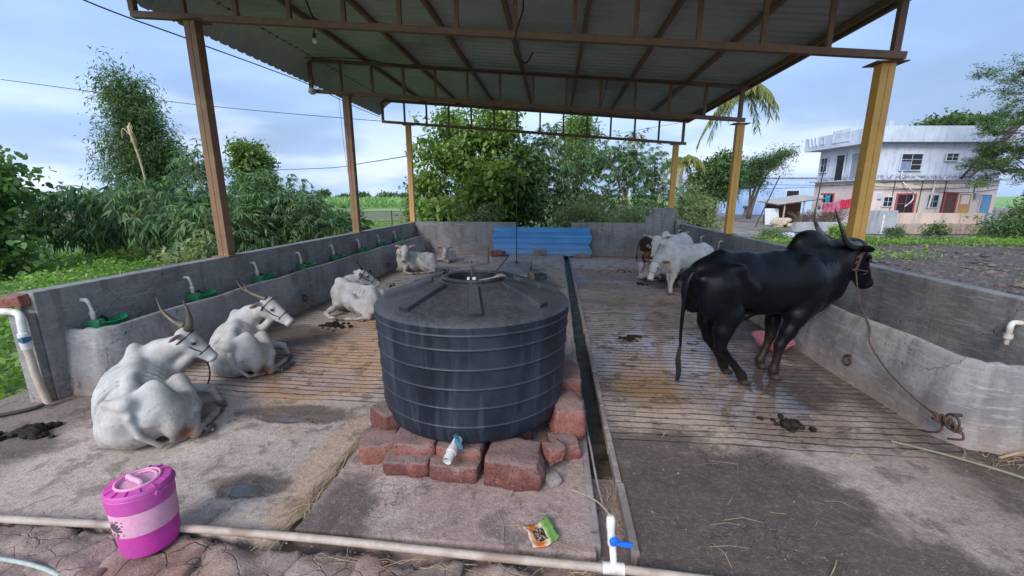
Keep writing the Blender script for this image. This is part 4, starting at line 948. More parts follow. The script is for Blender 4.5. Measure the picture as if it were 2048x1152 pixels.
t = thing('hose', (-2.7, 1.55, .05), 'pale green-grey hose end lying on the kerb stones at the bottom left corner', 'hose')
child(B().tube(curve([(-3.2, 1.52, .035), (-2.75, 1.50, .05), (-2.45, 1.47, .045), (-2.2, 1.40, .03)], 7), .011, 8), 'hose', worn('pale_hose', (.32, .36, .32), (.42, .46, .42), 20), t, smooth=True)
# pipe down the left wall end
t = thing('water_pipe', (-4.5, 2.98, .5), 'upright white and buff plastic pipe on the near end of the left wall', 'pipe')
child(B().tube(curve([(-5.2, 3.02, .865), (-4.9, 3.02, .87), (-4.66, 3.02, .87), (-4.56, 3.0, .85), (-4.54, 2.985, .78), (-4.54, 2.98, .66)], 6), .030, 16), 'elbow', M['pvc'], t, smooth=True)
child(B().tube([(-4.54, 2.98, .70), (-4.54, 2.98, .695), (-4.54, 2.98, .60), (-4.54, 2.98, .55)], [.031, .039, .039, .034], 18), 'coupling', M['pvc'], t, smooth='auto')
child(B().tube([(-4.54, 2.98, .66), (-4.54, 2.98, .625)], .041, 18).box(-4.515, -4.49, 2.93, 2.975, .62, .67), 'band', M['navy'], t)
child(B().tube([(-4.54, 2.98, .58), (-4.53, 2.985, .3), (-4.50, 3.0, .03)], .029, 16), 'pipe', worn('buff_pvc', (.42, .33, .25), (.52, .43, .34), 8, (.5, .7)), t, smooth='auto')
child(B().tube(curve([(-4.50, 3.0, .035), (-4.56, 2.9, .02), (-4.75, 2.72, .02), (-5.1, 2.4, .02), (-5.5, 2.05, .0)], 5), .017, 10), 'ground_pipe', M['iron'], t, smooth=True)
stone('laterite_block', (-4.70, 3.12, .955), (.20, .20, .115), .15, 61, M['laterite'], 'rough red block on top of the near end of the left wall', 'stone block', None, .02, .3)

# ---------------------------------------------------------------- drinking bowls with their feed pipes, and the bare pipes on the right
def drinker():
    t = thing('drinking_bowl', (XL, 0, .62), 'x', 'drinking bowl', 'green drinking bowls on the left wall')
    b = B(); pr = [(0, -.055), (.06, -.05), (.098, -.02), (.115, .02), (.125, .025), (.115, .028), (.104, .015), (.085, -.015), (.05, -.035), (0, -.04)]
    b.lathe([(r, z) for r, z in pr], 28); b.v = [(x * .95 + .135, y * 1.05 + .05, z + .02 * (y > .1)) for x, y, z in b.v]
    kid(b, 'bowl', M['green'], t, smooth=True)
    kid(B().prism([(.012, -.115), (.16, -.095), (.165, -.035), (.11, -.01), (.012, -.02)], -.045, .05), 'valve_housing', M['green'], t, bevel=.012)
    kid(B().bar((.09, -.02, .06), (.09, .03, .0), .07, .012, (1, 0, 0)), 'paddle', M['black'], t, bevel=.004)
    kid(B().tube([(.07, -.06, .05), (.07, -.06, .10), (.07, -.06, .105), (.07, -.06, .125), (.07, -.06, .13), (.066, -.062, .18)], [.020, .020, .026, .026, .016, .012], 12), 'nipple', M['pvc'], t, smooth='auto')
    kid(B().tube(curve([(.066, -.062, .17), (.06, -.065, .21), (.045, -.07, .245), (.0, -.075, .25)], 5), interp([.011, .015, .020, .020], 16), 10), 'feed_pipe', M['pvc'], t, smooth=True)
    return t
def copy_tree(o, parent=None):
    c = o.copy(); COL.objects.link(c)
    if parent is not None: c.parent = parent
    for ch in o.children: copy_tree(ch, c)
    return c
pro = drinker(); ys = [3.55, 4.70, 5.86, 6.98, 8.10, 9.25, 10.36, 11.46]
dl = ['green drinking bowl nearest the camera on the left wall, above the trough end', 'green drinking bowl second along the left wall, above the nearest white cow',
      'green drinking bowl third along the left wall, behind the second cow\'s horns', 'green drinking bowl fourth along the left wall, past the first column',
      'green drinking bowl fifth along the left wall, above the third cow\'s horns', 'green drinking bowl sixth along the left wall, behind the base of the second column',
      'green drinking bowl second from the far end of the left wall', 'green drinking bowl at the far end of the left wall']
for i, y in enumerate(ys):
    t = pro if i == 0 else copy_tree(pro); t.location = (XL, y, .62); t['label'] = dl[i]
pl = ['bare white feed pipe elbow on the right wall at the right edge of the picture', 'bare feed pipe on the right wall, first beyond the black bull', 'bare feed pipe on the right wall, third from the far corner', 'bare feed pipe on the right wall, second from the far corner', 'bare feed pipe on the right wall nearest the far corner']
t = thing('feed_pipe', (XR, 0, .85), pl[0], 'pipe', 'bare feed pipes on the right wall')
kid(B().tube(curve([(0, 0, .0), (-.05, 0, .005), (-.075, 0, -.02), (-.075, 0, -.10)], 5), .021, 12), 'elbow', M['pvc'], t, smooth=True)
kid(B().tube([(-.075, 0, -.09), (-.075, 0, -.092), (-.075, 0, -.13), (-.075, 0, -.132), (-.075, 0, -.18)], [.021, .030, .030, .018, .016], 12), 'adaptor', M['pvc'], t, smooth='auto')
for i, y in enumerate([3.62, 9.81, 10.99, 12.27, 13.0]):
    q = t if i == 0 else copy_tree(t); q.location = (XR, y, .85); q['label'] = pl[i]
def ring(loc, nx, label, r=.05, rope=None):
    t = thing('tether_ring', loc, label, 'ring', 'iron tether rings in the troughs')
    pts = [(nx * .02, r * math.sin(a), r * math.cos(a) - r) for a in np.linspace(0, 2 * math.pi, 22)]
    kid(B().tube(pts, .008, 8, cap=False), 'ring', M['iron'], t, smooth=True); kid(B().tube([(nx * -.03, 0, 0), (nx * .03, 0, 0)], .013, 8), 'eye_bolt', M['iron'], t)
    return t
ring((3.005, 4.87 - .55, .27), -1, 'iron ring in the face of the right trough, below the bull\'s head')
ring((3.0, 3.15, .26), -1, 'iron ring at the near end of the right trough, the bull\'s rope knotted in it', .055)
ring((-4.125, 3.98, .27), 1, 'iron ring in the left trough between the two nearest white cows')
ring((-4.125, 6.35, .24), 1, 'iron ring in the left trough just left of the cow behind the tank')
ring((-4.125, 8.85, .22), 1, 'iron ring in the left trough between the third and fourth cows')
ring((-4.125, 9.9, .22), 1, 'iron ring in the left trough beside the broadside calf')
# ropes
nb = bull.matrix_basis @ Vector(bh['Q'](.30, -.19, -.36))
t = thing('tether_rope', (2.95, 3.6, .3), 'long brown rope from the bull\'s halter over the trough edge to the near ring', 'rope')
rp = curve([tuple(nb), (3.07, 4.42, .80), (3.045, 4.20, .62), (2.975, 4.06, .50), (2.965, 3.86, .37), (2.955, 3.62, .28), (2.955, 3.38, .215), (2.95, 3.22, .20)], 8)
child(B().tube(rp, .007, 8), 'rope', M['rope'], t, smooth=True)
b = B(); rr = random.Random(4)
for k in range(5):
    a0 = k * 1.3; b.tube(curve([(2.945 + rr.uniform(-.02, .01), 3.24 - .03 * j + .03 * math.sin(a0 + j * 2), .20 + .035 * math.cos(a0 + j * 1.9)) for j in range(7)], 4), .009, 7)
b.tube(curve([(2.95, 3.20, .20), (2.935, 3.17, .12), (2.93, 3.24, .06), (2.945, 3.32, .03)], 6), .008, 7)
b.tube(curve([(2.95, 3.20, .21), (2.96, 3.08, .20), (2.975, 3.04, .13), (2.95, 3.12, .08)], 6), .008, 7)
child(b, 'knot', M['rope'], t, smooth=True)
t = thing('tether_rope', (-3.6, 3.6, .1), 'brown rope from the nearest white cow\'s muzzle down to the floor', 'rope')
n1 = t1.matrix_basis @ Vector(h1['Q'](.8, -.03, -.2))
child(B().tube(curve([tuple(n1), tuple(n1 + Vector((-.02, .06, -.12))), tuple(n1 + Vector((-.10, .12, -.27))), (n1.x - .2, n1.y + .14, .03), (n1.x - .3, n1.y + .2, .015)], 6), .007, 7), 'rope', M['rope'], t, smooth=True)
t = thing('tether_rope', (-3.9, 6.3, .2), 'thin rope from the trough ring to the white cow behind the tank', 'rope')
child(B().tube(curve([(-4.15, 6.35, .17), (-3.98, 6.3, .08), (-3.8, 6.28, .03), (-3.6, 6.25, .03)], 6), .006, 6), 'rope', M['ropeb'], t, smooth=True)

# ---------------------------------------------------------------- pink flask
t = thing('water_cooler', (-2.128, 1.70, .03), 'bright pink insulated water jug with a pale band, standing on the kerb at bottom left', 'water jug', rz=R(-20))
t.rotation_euler = (R(0), R(-1.5), R(-20)); t.scale = (.66, .66, .86)
mg = worn('magenta_plastic', (.56, .03, .32), (.60, .045, .36), 6, (.35, .55), .1, .002, (.48, .06, .30)); mg2 = worn('lid_plastic', (.52, .07, .34), (.56, .085, .37), 7, (.45, .6), .1, .002, (.46, .12, .30)); pk = worn('pale_pink_plastic', (.66, .30, .44), (.70, .35, .49), 5, (.5, .65), .1, .002, (.60, .28, .38))
kid(B().lathe([(0, 0), (.175, 0), (.188, .008), (.192, .02), (.200, .155)], 64), 'base', mg, t, smooth='auto')
kid(B().lathe([(.202, .155), (.206, .16), (.210, .30), (.207, .305)], 64), 'band', pk, t, smooth='auto')
kid(B().lathe([(.207, .305), (.214, .312), (.216, .395), (.212, .40), (.212, .402)], 64), 'collar', mg2, t, smooth='auto')
kid(B().lathe([(.212, .402), (.216, .404), (.214, .418), (.205, .428), (.150, .436), (.148, .436)], 64), 'lid', mg2, t, smooth='auto')
for k in range(14):
    a = 2 * math.pi * k / 14 + .1; ca, sa = math.cos(a), math.sin(a)
    kid(B().bar((.155 * ca, .155 * sa, .436), (.205 * ca, .205 * sa, .431), .010, .010), 'grip_rib', mg, t, bevel=.003)
kid(B().lathe([(.148, .428), (.148, .444), (.138, .448), (.130, .444), (.128, .425), (0, .422)], 48), 'inner_lid', pk, t, smooth='auto')
kid(B().tube(curve([(-.105, -.02, .43), (-.09, -.02, .452), (0, -.03, .458), (.09, -.02, .452), (.105, -.02, .43)], 6), .021, 12, flat=.7), 'grip', pk, t, smooth=True)
kid(B().tube(curve([(-.115, .05, .428), (-.05, .105, .436), (.05, .105, .436), (.115, .05, .428)], 6), .012, 10, flat=.6), 'moulding', pk, t, smooth=True)
b = B().tube([(.216 * math.cos(a) * 1.02, .216 * math.sin(a) * 1.02, .385 + .012 * math.sin(a - .3)) for a in np.linspace(.1, 3.1, 26)], .007, 8, flat=.8)
b.tube([(.214 * math.cos(.1), .214 * math.sin(.1), .385), (.232 * math.cos(.1), .232 * math.sin(.1), .385)], .018, 14)
kid(b, 'handle', mg2, t, smooth='auto')
# worn flower sticker
b = B(); rr = random.Random(9)
def patch(th, z, pts, k):
    b.k = k; o = len(b.v); b.v.append((.2115 * math.cos(th), .2115 * math.sin(th), z))
    for (u, v_) in pts: b.v.append((.2115 * math.cos(th + u / .21), .2115 * math.sin(th + u / .21), z + v_))
    for i in range(len(pts)): b.f.append((o, o + 1 + i, o + 1 + (i + 1) % len(pts))); b.mi.append(k)
TH = R(-80)
for i in range(7):
    a = -1.1 + i * .42; l = .055; q = Vector((math.sin(a), math.cos(a))); n_ = Vector((q.y, -q.x))
    patch(TH + q.x * .03 / .21, .205 + q.y * .03, [tuple(q * e + n_ * w_) for e, w_ in ((-l * .55, 0), (-.01, .006), (l * .45, .008), (l * .6, 0), (l * .45, -.006), (-.01, -.005))], 0)
for i in range(16):
    c0 = (rr.uniform(-.05, .07), rr.choice([.275, .262, .25, .172, .18, .185, .195]) + rr.uniform(-.008, .008)); s_ = rr.uniform(.005, .013)
    patch(TH + c0[0] / .21, c0[1], [(s_ * rr.uniform(.6, 1.5) * math.cos(a), s_ * .7 * rr.uniform(.6, 1.3) * math.sin(a)) for a in np.linspace(0, 5.6, 7)], rr.choice([0, 1, 2, 1]))
kid(b, 'sticker', [mat('sticker_dark', base=(.09, .065, .085), rough=.6), mat('sticker_green', base=(.16, .20, .10), rough=.6), mat('sticker_red', base=(.40, .15, .15), rough=.6)], t)

# pink basin, steel basin
def basin(loc, r, h_, m, label, tilt):
    t = thing('basin', loc, label, 'basin'); t.rotation_euler = tilt
    kid(B().lathe([(0, 0), (r * .62, 0), (r * .70, .01), (r * .95, h_ * .8), (r * 1.0, h_), (r * 1.05, h_ + .004), (r * 1.05, h_ - .004), (r * 1.0, h_ - .006), (r * .94, h_ * .75), (r * .69, .006), (0, .006)], 40), 'bowl', m, t, smooth=True); return t
basin((2.70, 5.22, .012), .225, .125, mat('faded_pink_plastic', base=(.85, .30, .36), rough=.5), 'pink plastic basin on the floor behind the bull\'s front legs', (R(3), R(4), 0))
basin((2.72, 8.55, .01), .22, .12, mat('dull_aluminium', base=(.5, .52, .54), rough=.35, metal=.9), 'round metal basin on the floor below the white cow\'s belly', (0, 0, 0))
basin((2.58, 9.5, .01), .24, .15, worn('dark_blue_tub', (.05, .07, .10), (.1, .12, .16), 9), 'dark rubber tub on the floor between the white cows\' legs', (0, 0, 0))

# litter packet
bm = bmesh.new(); n = 14; gv = [[None] * (n + 1) for _ in range(n + 1)]
for i in range(n + 1):
    for j in range(n + 1):
        u, v_ = i / n - .5, j / n - .5; q = Vector((u * .15, v_ * .16, 0)); z = .012 + .022 * abs(mnoise.noise(Vector((u * 5, v_ * 5, 3.3)))) + .05 * max(0, u + .2) ** 2
        gv[i][j] = bm.verts.new((q.x + .012 * mnoise.noise(Vector((u * 3, v_ * 3, 0))), q.y + .02 * u * u * 4, z))
for i in range(n):
    for j in range(n): bm.faces.new((gv[i][j], gv[i + 1][j], gv[i + 1][j + 1], gv[i][j + 1]))
me = bpy.data.meshes.new('packet'); bm.to_mesh(me); bm.free()
def pk_fn(g, p):
    v = g.obj(); s = g.sep(v); a = g.noise(v, 30, 3); f = g.noise(v, 90, 2)
    band = g.m('ADD', s[0], g.m('MULTIPLY', a, .03))
    c = g.ramp(g.ss(band, -.07, .10), [(.0, (.55, .42, .30)), (.16, (.52, .13, .015)), (.30, (.52, .13, .015)), (.62, (.65, .58, .38)), (.80, (.12, .26, .06))])
    dk = g.m('MULTIPLY', g.m('LESS_THAN', g.m('ABSOLUTE', g.m('ADD', s[0], .012)), .030), g.m('LESS_THAN', g.m('ABSOLUTE', s[1]), .042))
    c = g.mix(dk, c, g.mix(g.ss(f, .5, .6), (.035, .02, .015), (.40, .30, .22))); g.link(c, p.inputs['Base Color']); p.inputs['Roughness'].default_value = .35
t = thing('food_packet', (-.035, 1.925, .047), 'torn orange and cream snack packet lying on the slab in front of the tank', 'packet', rz=R(25))
o = meshobj('wrapper', me, mat('packet_print', pk_fn), t, smooth=True); md = o.modifiers.new('t', 'SOLIDIFY'); md.thickness = .0015

# grit
rr = random.Random(77); b = B()
for k in range(420):
    if k < 260: x, y, z = rr.uniform(-3.2, 1.2), 1.72 + abs(rr.gauss(0, .05)), .0
    elif k < 330: x, y, z = rr.uniform(-1.3, .2), rr.uniform(1.9, 2.35), .045
    else: x, y, z = rr.uniform(.5, 3.0), rr.uniform(1.6, 3.2), 0
    s_ = rr.uniform(.0015, .006) * (1.5 if k % 40 == 0 else 1); b.sphere((x, y, z + s_ * .4), (s_ * rr.uniform(.7, 1.5), s_ * rr.uniform(.7, 1.4), s_ * .7), 6)
tag(b.build('grit', M['dustlat'], loc=(-1, 1.8, 0)), 'loose grit along the pipe and on the slabs', 'grit', kind='stuff')

# dung heaps
def dung(loc, n, spread, size, seed, label, flat=.55, elong=1.0, rot=0):
    rr = random.Random(seed); t = thing('dung_heap', loc, label, 'dung', rz=rot)
    bm = bmesh.new()
    for i in range(n):
        rad = spread * rr.random() ** .7 * (1 if i else 0); a = rr.uniform(0, 6.28); s_ = size * rr.uniform(.45, 1.15) * (1.15 - .6 * rad / max(spread, .01))
        c = Vector((rad * math.cos(a) * elong, rad * math.sin(a), s_ * flat * .55 + max(0, (1 - rad / spread)) * size * .35 * rr.random()))
        r0 = bmesh.ops.create_icosphere(bm, subdivisions=3, radius=1)
        off = Vector((i * 3.1, seed, 0))
        for v in r0['verts']:
            q = v.co.copy(); q *= 1 + .32 * mnoise.fractal(q * 1.7 + off, .7, 2, 3); v.co = Vector((q.x * s_, q.y * s_ * rr.uniform(.98, 1.02), q.z * s_ * flat)) + c
    me = bpy.data.meshes.new('dung'); bm.to_mesh(me); bm.free(); meshobj('dung', me, M['dung'], t, smooth=True); return t
dung((-4.12, 2.60, 0), 26, .13, .055, 1, 'long dark dung heap at the left edge, before the trough end', elong=2.0, rot=.1)
dung((-3.20, 5.55, 0), 22, .15, .045, 2, 'dark dung heap on the grooved floor between the second and third cows', elong=1.3)
dung((1.02, 5.40, 0), 14, .12, .045, 3, 'dark dung heap on the right bay near the drain, left of the bull', elong=1.3)
dung((1.96, 3.33, 0), 12, .07, .05, 4, 'crumbly brown dung heap on the right floor in front of the bull', .75)
for k, (x, y, r_) in enumerate([(1.76, 3.42, .028), (1.86, 3.40, .02), (1.95, 3.46, .026), (2.10, 3.27, .022), (1.93, 3.24, .018), (1.85, 3.33, .016), (1.16, 5.45, .018), (-3.0, 5.62, .02)]):
    dung((x, y, 0), 3, .015, r_, 30 + k, 'small loose dung crumb beside a dung heap', .8)['group'] = 'loose dung crumbs'
for k, (x, y, n, lb) in enumerate([(-2.9, 8.9, 8, 'small dung scatter behind the tank lid, left of the crank'), (-3.35, 8.3, 7, 'small dung scatter between the broadside calf and the tank'), (-2.75, 10.2, 10, 'dung scatter in front of the far calf'), (-2.35, 11.6, 8, 'dung scatter right of the smallest calf'),
                                  (1.85, 9.0, 10, 'dung scatter at the feet of the speckled calf'), (1.75, 10.6, 7, 'dung scatter behind the speckled calf'), (-3.0, 6.0 - .55, 8, 'dung crumbs along the belly of the third cow')]):
    dung((x, y, 0), n, .2, .035, 50 + k, lb, .5, 1.3)

# straw and dry stalks
def straws(name, label, areas, seed, lmin, lmax, m=M['straw'], r=.0022, kind=None, cat='straw'):
    rr = random.Random(seed); b = B()
    for (x0, x1, y0, y1, z, n, ang, sp) in areas:
        for _ in range(n):
            x, y, a, l = rr.uniform(x0, x1), rr.uniform(y0, y1), R(ang + rr.gauss(0, sp)), rr.uniform(lmin, lmax); bend = rr.uniform(-.3, .3)
            p0 = Vector((x, y, z)); d = Vector((math.cos(a), math.sin(a), 0)); n_ = Vector((-d.y, d.x, 0))
            b.tube([p0 - d * l / 2, p0 + n_ * l * bend * .3 + Vector((0, 0, rr.uniform(.002, .02))), p0 + d * l / 2], r * rr.uniform(.6, 1.6), 4, flat=.5)
    o = b.build(name, m, loc=(areas[0][0], areas[0][2], areas[0][4])); tag(o, label, cat, None, kind); return o
straws('straw', 'dry straw and stalks lying in the gutter left of the slab', [(-1.50, -1.40, 1.85, 2.9, .0, 70, 80, 14), (-1.52, -1.38, 1.85, 2.2, .03, 30, 75, 25)], 1, .12, .5, kind='stuff')
straws('straw', 'loose straw scattered along the kerb and drain', [(-1.2, .3, 1.66, 1.74, .02, 40, 5, 30), (.27, .45, 1.8, 2.6, -.06, 45, 70, 50), (-.6, 1.6, 1.7, 2.6, .052, 14, 30, 90), (3.0, 3.6, 2.9, 3.12, .01, 30, 10, 25), (2.2, 3.0, 2.9, 3.3, .005, 16, -20, 30), (-4, -2, 1.9, 3.3, .004, 30, 0, 90), (.9, 2.8, 1.8, 3.2, .004, 26, 0, 90)], 2, .04, .22, r=.0018, kind='stuff')
t = thing('stalk', (2.9, 2.9, .01), 'long dry green stalk lying along the foot of the near right trough', 'stalk')
child(B().tube(curve([(2.6, 3.16, .012), (2.85, 3.0, .02), (3.1, 2.82, .015), (3.25, 2.66, .01)], 6), .010, 7), 'stalk', worn('dry_green_stalk', (.14, .13, .09), (.22, .2, .14), 10), t)
t = thing('stalk', (3.5, 3.0, .01), 'tangle of pale bent stalks at the right edge beside the trough end', 'stalk')
child(B().tube(curve([(3.2, 3.0, .02), (3.4, 3.04, .05), (3.6, 3.02, .03), (3.55, 2.9, .02)], 6), .009, 7).tube(curve([(3.38, 3.0, .03), (3.42, 2.95, .05), (3.5, 2.86, .01)], 5), .008, 7), 'stalk', M['straw'], t)
t = thing('hose', (.30, 9.0, 0), 'loose dark hose coil lying in the wet patch by the pale slab', 'hose')
kid(B().tube([(-.65 + .17 * math.cos(a) * (1 + .1 * math.sin(3 * a)), .2 + .30 * math.sin(a), .06 + .004 * a) for a in np.linspace(0, 14, 90)], .012, 7), 'coil', worn('blue_grey_hose', (.05, .07, .10), (.1, .13, .17), 12), t, smooth=True)

# ---------------------------------------------------------------- cables, bulb and junction box under the roof
def cable(name, label, pts, r, m=M['black'], n=8, cat='cable'):
    b = B().tube(curve(pts, n), r, 6); o = b.build(name, m, smooth=True, loc=pts[0]); return tag(o, label, cat)
cable('cable', 'black cable hanging from the roof edge and looping down over the near truss, left', [(-3.25, 5.36, 4.95), (-3.18, 5.36, 4.5), (-3.05, 5.38, 4.15), (-2.99, 5.4, 3.98), (-2.98, 5.6, 4.0)], .012)
cable('cable', 'black cable looping below the middle of the near truss', [(-.60, 5.36, 4.9), (-.5, 5.37, 4.4), (-.42, 5.36, 4.0), (-.50, 5.36, 3.72), (-.52, 5.38, 3.50), (-.40, 5.5, 3.42), (-.33, 5.8, 3.62)], .011)
cable('cable', 'long black cable strung along under the roof sheets beyond the first truss', [(-5.2, 8.9, 4.62), (-4.0, 8.9, 4.56), (-3.1, 9.0, 4.42), (-2.0, 9.2, 4.38), (-.5, 9.25, 4.27), (1.0, 9.2, 4.14), (2.6, 9.2, 4.0)], .011)
cable('wire', 'thin wire hanging from the second truss near the middle right', [(1.0, 9.4, 4.15), (.92, 9.42, 3.8), (.83, 9.42, 3.5), (.80, 9.42, 3.36)], .008)
cable('wire', 'wire sagging from the nearest left column to the left ends of both far trusses', [(-4.66, 5.45, 3.78), (-4.95, 7.4, 3.98), (-5.4, 9.4, 4.22), (-5.44, 11.5, 4.2), (-5.5, 13.3, 4.25)], .008)
cable('wire', 'upper end of the sagging wire running out of the picture above the near truss', [(-4.7, 5.4, 3.80), (-5.2, 4.6, 3.95), (-6.0, 3.4, 4.35), (-7.2, 1.0, 5.2)], .008)
cable('wire', 'long thin wire crossing the sky behind the left columns to the tree', [(-36.8, 26.4, 9.4), (-24, 27.5, 7.8), (-12, 28.9, 6.8), (-3.9, 24, 5.5)], .022, n=6)
cable('wire', 'wire from the bushes on the left up to the far left column', [(-13.5, 18.6, 3.0), (-9.8, 18.0, 3.05), (-7.2, 15.6, 3.05), (-4.7, 13.5, 3.1)], .014)
cable('wire', 'thin wire hanging straight down beside the second left column', [(-4.78, 9.4, 4.0), (-4.76, 9.4, 3.0), (-4.70, 9.4, 2.2)], .004)
cable('wire', 'thin wire across the gap under the right end of the far truss', [(.7, 14.6, 3.6), (2.4, 14.2, 3.85), (3.9, 13.9, 4.05)], .006)
t = thing('light_bulb', (-3.83, 6.9, 4.28), 'white light bulb hanging from the roof beyond the near truss', 'light bulb')
kid(B().tube([(0, 0, .02), (0, 0, .28)], .008, 6), 'cord', M['black'], t); kid(B().tube([(0, 0, -.01), (0, 0, .06)], .022, 12), 'holder', M['black'], t); kid(B().sphere((0, 0, -.045), (.038, .038, .046), 16), 'bulb', mat('bulb_glass', base=(.8, .8, .8), rough=.2), t, smooth=True)
t = thing('junction_box', (-5.36, 9.36, 4.12), 'small buff lamp holder and box at the left end of the second truss', 'junction box')
kid(B().tube([(0, 0, .02), (0, 0, -.05), (0, 0, -.09)], [.075, .085, .05], 14), 'holder', worn('buff_plastic', (.5, .44, .36), (.6, .55, .48), 12), t, smooth='auto'); kid(B().box(-.04, .04, -.03, .03, .12, .30), 'box', M['chord'], t, bevel=.005)

# ---------------------------------------------------------------- land round the yard
def ground_fn(g, p):
    v = g.geo(); s = g.sep(v); x, y = s[0], s[1]
    a = g.noise(v, .35, 5, .6); b_ = g.noise(v, 3, 5, .65); f = g.noise(v, 14, 4, .7); far = g.noise(g.vm('MULTIPLY', v, (.25, 1, 1)), .06, 4, .6)
    green = g.mix(g.ss(b_, .35, .65), (.075, .13, .03), (.17, .24, .06)); green = g.mix(g.m('MULTIPLY', g.ss(f, .5, .65), .5), green, (.06, .06, .03))
    fld = g.mix(g.ss(far, .40, .60), (.17, .30, .09), (.25, .37, .13)); fld = g.mix(g.m('MULTIPLY', g.ss(y, 48, 60, 1, 0), g.ss(y, 30, 36)), fld, (.15, .125, .075))
    green = g.mix(g.ss(y, 30, 45), green, fld)
    soil = g.mix(g.ss(f, .38, .62), (.045, .033, .030), (.135, .105, .095)); soil = g.mix(g.m('MULTIPLY', g.ss(b_, .56, .66), .75), soil, (.17, .155, .09))
    yard = g.mix(g.ss(b_, .35, .65), (.20, .165, .145), (.30, .25, .21)); yard = g.mix(g.m('MULTIPLY', g.ss(a, .45, .6), .6), yard, (.10, .08, .075))
    ls = g.m('ADD', x, g.m('MULTIPLY', g.m('SUBTRACT', b_, .5), 1.2))
    right = g.ss(ls, 3.2, 4.2)
    c = g.mix(right, green, soil)
    c = g.mix(g.m('MULTIPLY', right, g.ss(g.m('ADD', y, g.m('MULTIPLY', b_, 2)), 22.3, 23.2)), c, yard)
    c = g.mix(g.ss(y, 70, 90), c, fld)
    g.link(c, p.inputs['Base Color']); p.inputs['Roughness'].default_value = .95
    h = g.m('ADD', g.m('MULTIPLY', f, .7), b_); g.link(g.bump(h, 1.0, .09), p.inputs['Normal'])
gm = mat('ground', ground_fn)
b = B(); n = 60; vs = []
XS = sorted(set([-1500, -600, -300, -150, -90, -60, -40, 60, 90, 150, 300, 600, 1500] + list(range(-30, 46, 1)))); YS = sorted(set([-300, -60, -20, -5, 70, 100, 160, 300, 600, 1500] + list(range(0, 61, 1))))
def gz(x, y):
    z = -.14
    if x < -6: z += .25 * mnoise.noise(Vector((x * .3, y * .3, 0))) * min(1, (-x - 6) / 5)
    if x > 4.3 and y < 22: z += .08 * mnoise.noise(Vector((x * 1.3, y * 1.3, 2)))
    if abs(x) > 100 or y > 80: z += 0
    return z
vs = [(x, y, gz(x, y)) for y in YS for x in XS]; m = len(XS)
b.add(vs, [(j * m + i, j * m + i + 1, (j + 1) * m + i + 1, (j + 1) * m + i) for j in range(len(YS) - 1) for i in range(m - 1)])
o = b.build('ground', gm, smooth=True); struct(o)
# clods of the ploughed field
b = B(); rr = random.Random(12)
bm = bmesh.new(); bmesh.ops.create_icosphere(bm, subdivisions=1, radius=1); ico = ([v.co.copy() for v in bm.verts], [tuple(q.index for q in f.verts) for f in bm.faces]); bm.free()
for _ in range(4200):
    y = 3 + 17.5 * rr.random() ** .8; x = 4.3 + rr.random() * (12 + y * .55); s_ = rr.uniform(.018, .085) * (1 if rr.random() < .9 else 1.5); sx = rr.uniform(.8, 2.4)
    o_ = len(b.v); z = gz(x, y)
    b.add([(x + q.x * s_ * sx * rr.uniform(.8, 1.2), y + q.y * s_ * rr.uniform(.7, 1.2), z + q.z * s_ * .6) for q in ico[0]], ico[1])
o = b.build('soil_clods', worn('soil', (.07, .052, .046), (.17, .135, .12), 3, (.9, .98), .9, .03, (.11, .09, .06), world=True), smooth=True, loc=(8, 10, -.1)); tag(o, 'dark dry clods of the ploughed field beyond the right wall', 'soil', kind='stuff')

# ---------------------------------------------------------------- foliage
NR = np.random.default_rng(11)
def leafmesh(name, P, D, L, Wd, m, parent=None, fold=.25):
    """one four-cornered leaf at each point P, pointing along D"""
    n = len(P); wide = Wd > .38; D = D / np.maximum(np.linalg.norm(D, axis=1, keepdims=True), 1e-6); up = NR.normal(size=(n, 3)) * .8 + [0, 0, 1.0]
    S = np.cross(D, up); S /= np.maximum(np.linalg.norm(S, axis=1, keepdims=True), 1e-6); N_ = np.cross(S, D)
    L = (L * NR.uniform(.5, 1.4, n))[:, None]; Wd = L * Wd * .5
    tip = P + D * L * .96 - N_ * L * fold * .35 + [0, 0, -.06] * L
    if wide: v = np.stack([P, P + D * L * .22 + S * Wd * .8 + N_ * L * .04, P + D * L * .6 + S * Wd * .85 + N_ * L * .03, tip, P + D * L * .6 - S * Wd * .85 + N_ * L * .03, P + D * L * .22 - S * Wd * .8 + N_ * L * .04], 1)
    else: v = np.stack([P, P + D * L * .42 + S * Wd + N_ * L * .04, tip, P + D * L * .42 - S * Wd + N_ * L * .04], 1)
    k = v.shape[1]; v = v.reshape(-1, 3)
    me = bpy.data.meshes.new(name); me.vertices.add(k * n); me.vertices.foreach_set('co', v.ravel()); me.loops.add(k * n); me.loops.foreach_set('vertex_index', np.arange(k * n, dtype=np.int32))
    me.polygons.add(n); me.polygons.foreach_set('loop_start', np.arange(0, k * n, k, dtype=np.int32)); me.update(calc_edges=True)
    return meshobj(name, me, m, parent)

def lump(dirs, seed, amp=.35, fq=1.6):
    return np.array([1 - amp * .5 + amp * mnoise.fractal(Vector(d_) * fq + Vector((seed, seed * 1.7, 0)), .8, 2, 3) * 1.4 for d_ in dirs])

def clumps(c, r, n, seed, inner=.45, amp=.4, low=-.75):
    d = NR.normal(size=(n, 3)); d /= np.linalg.norm(d, axis=1, keepdims=True); d = d[d[:, 2] > low]
    rad = (inner ** 3 + (1 - inner ** 3) * NR.random(len(d))) ** (1 / 3) * lump(d, seed, amp)
    return np.array(c) + d * rad[:, None] * np.array(r), d

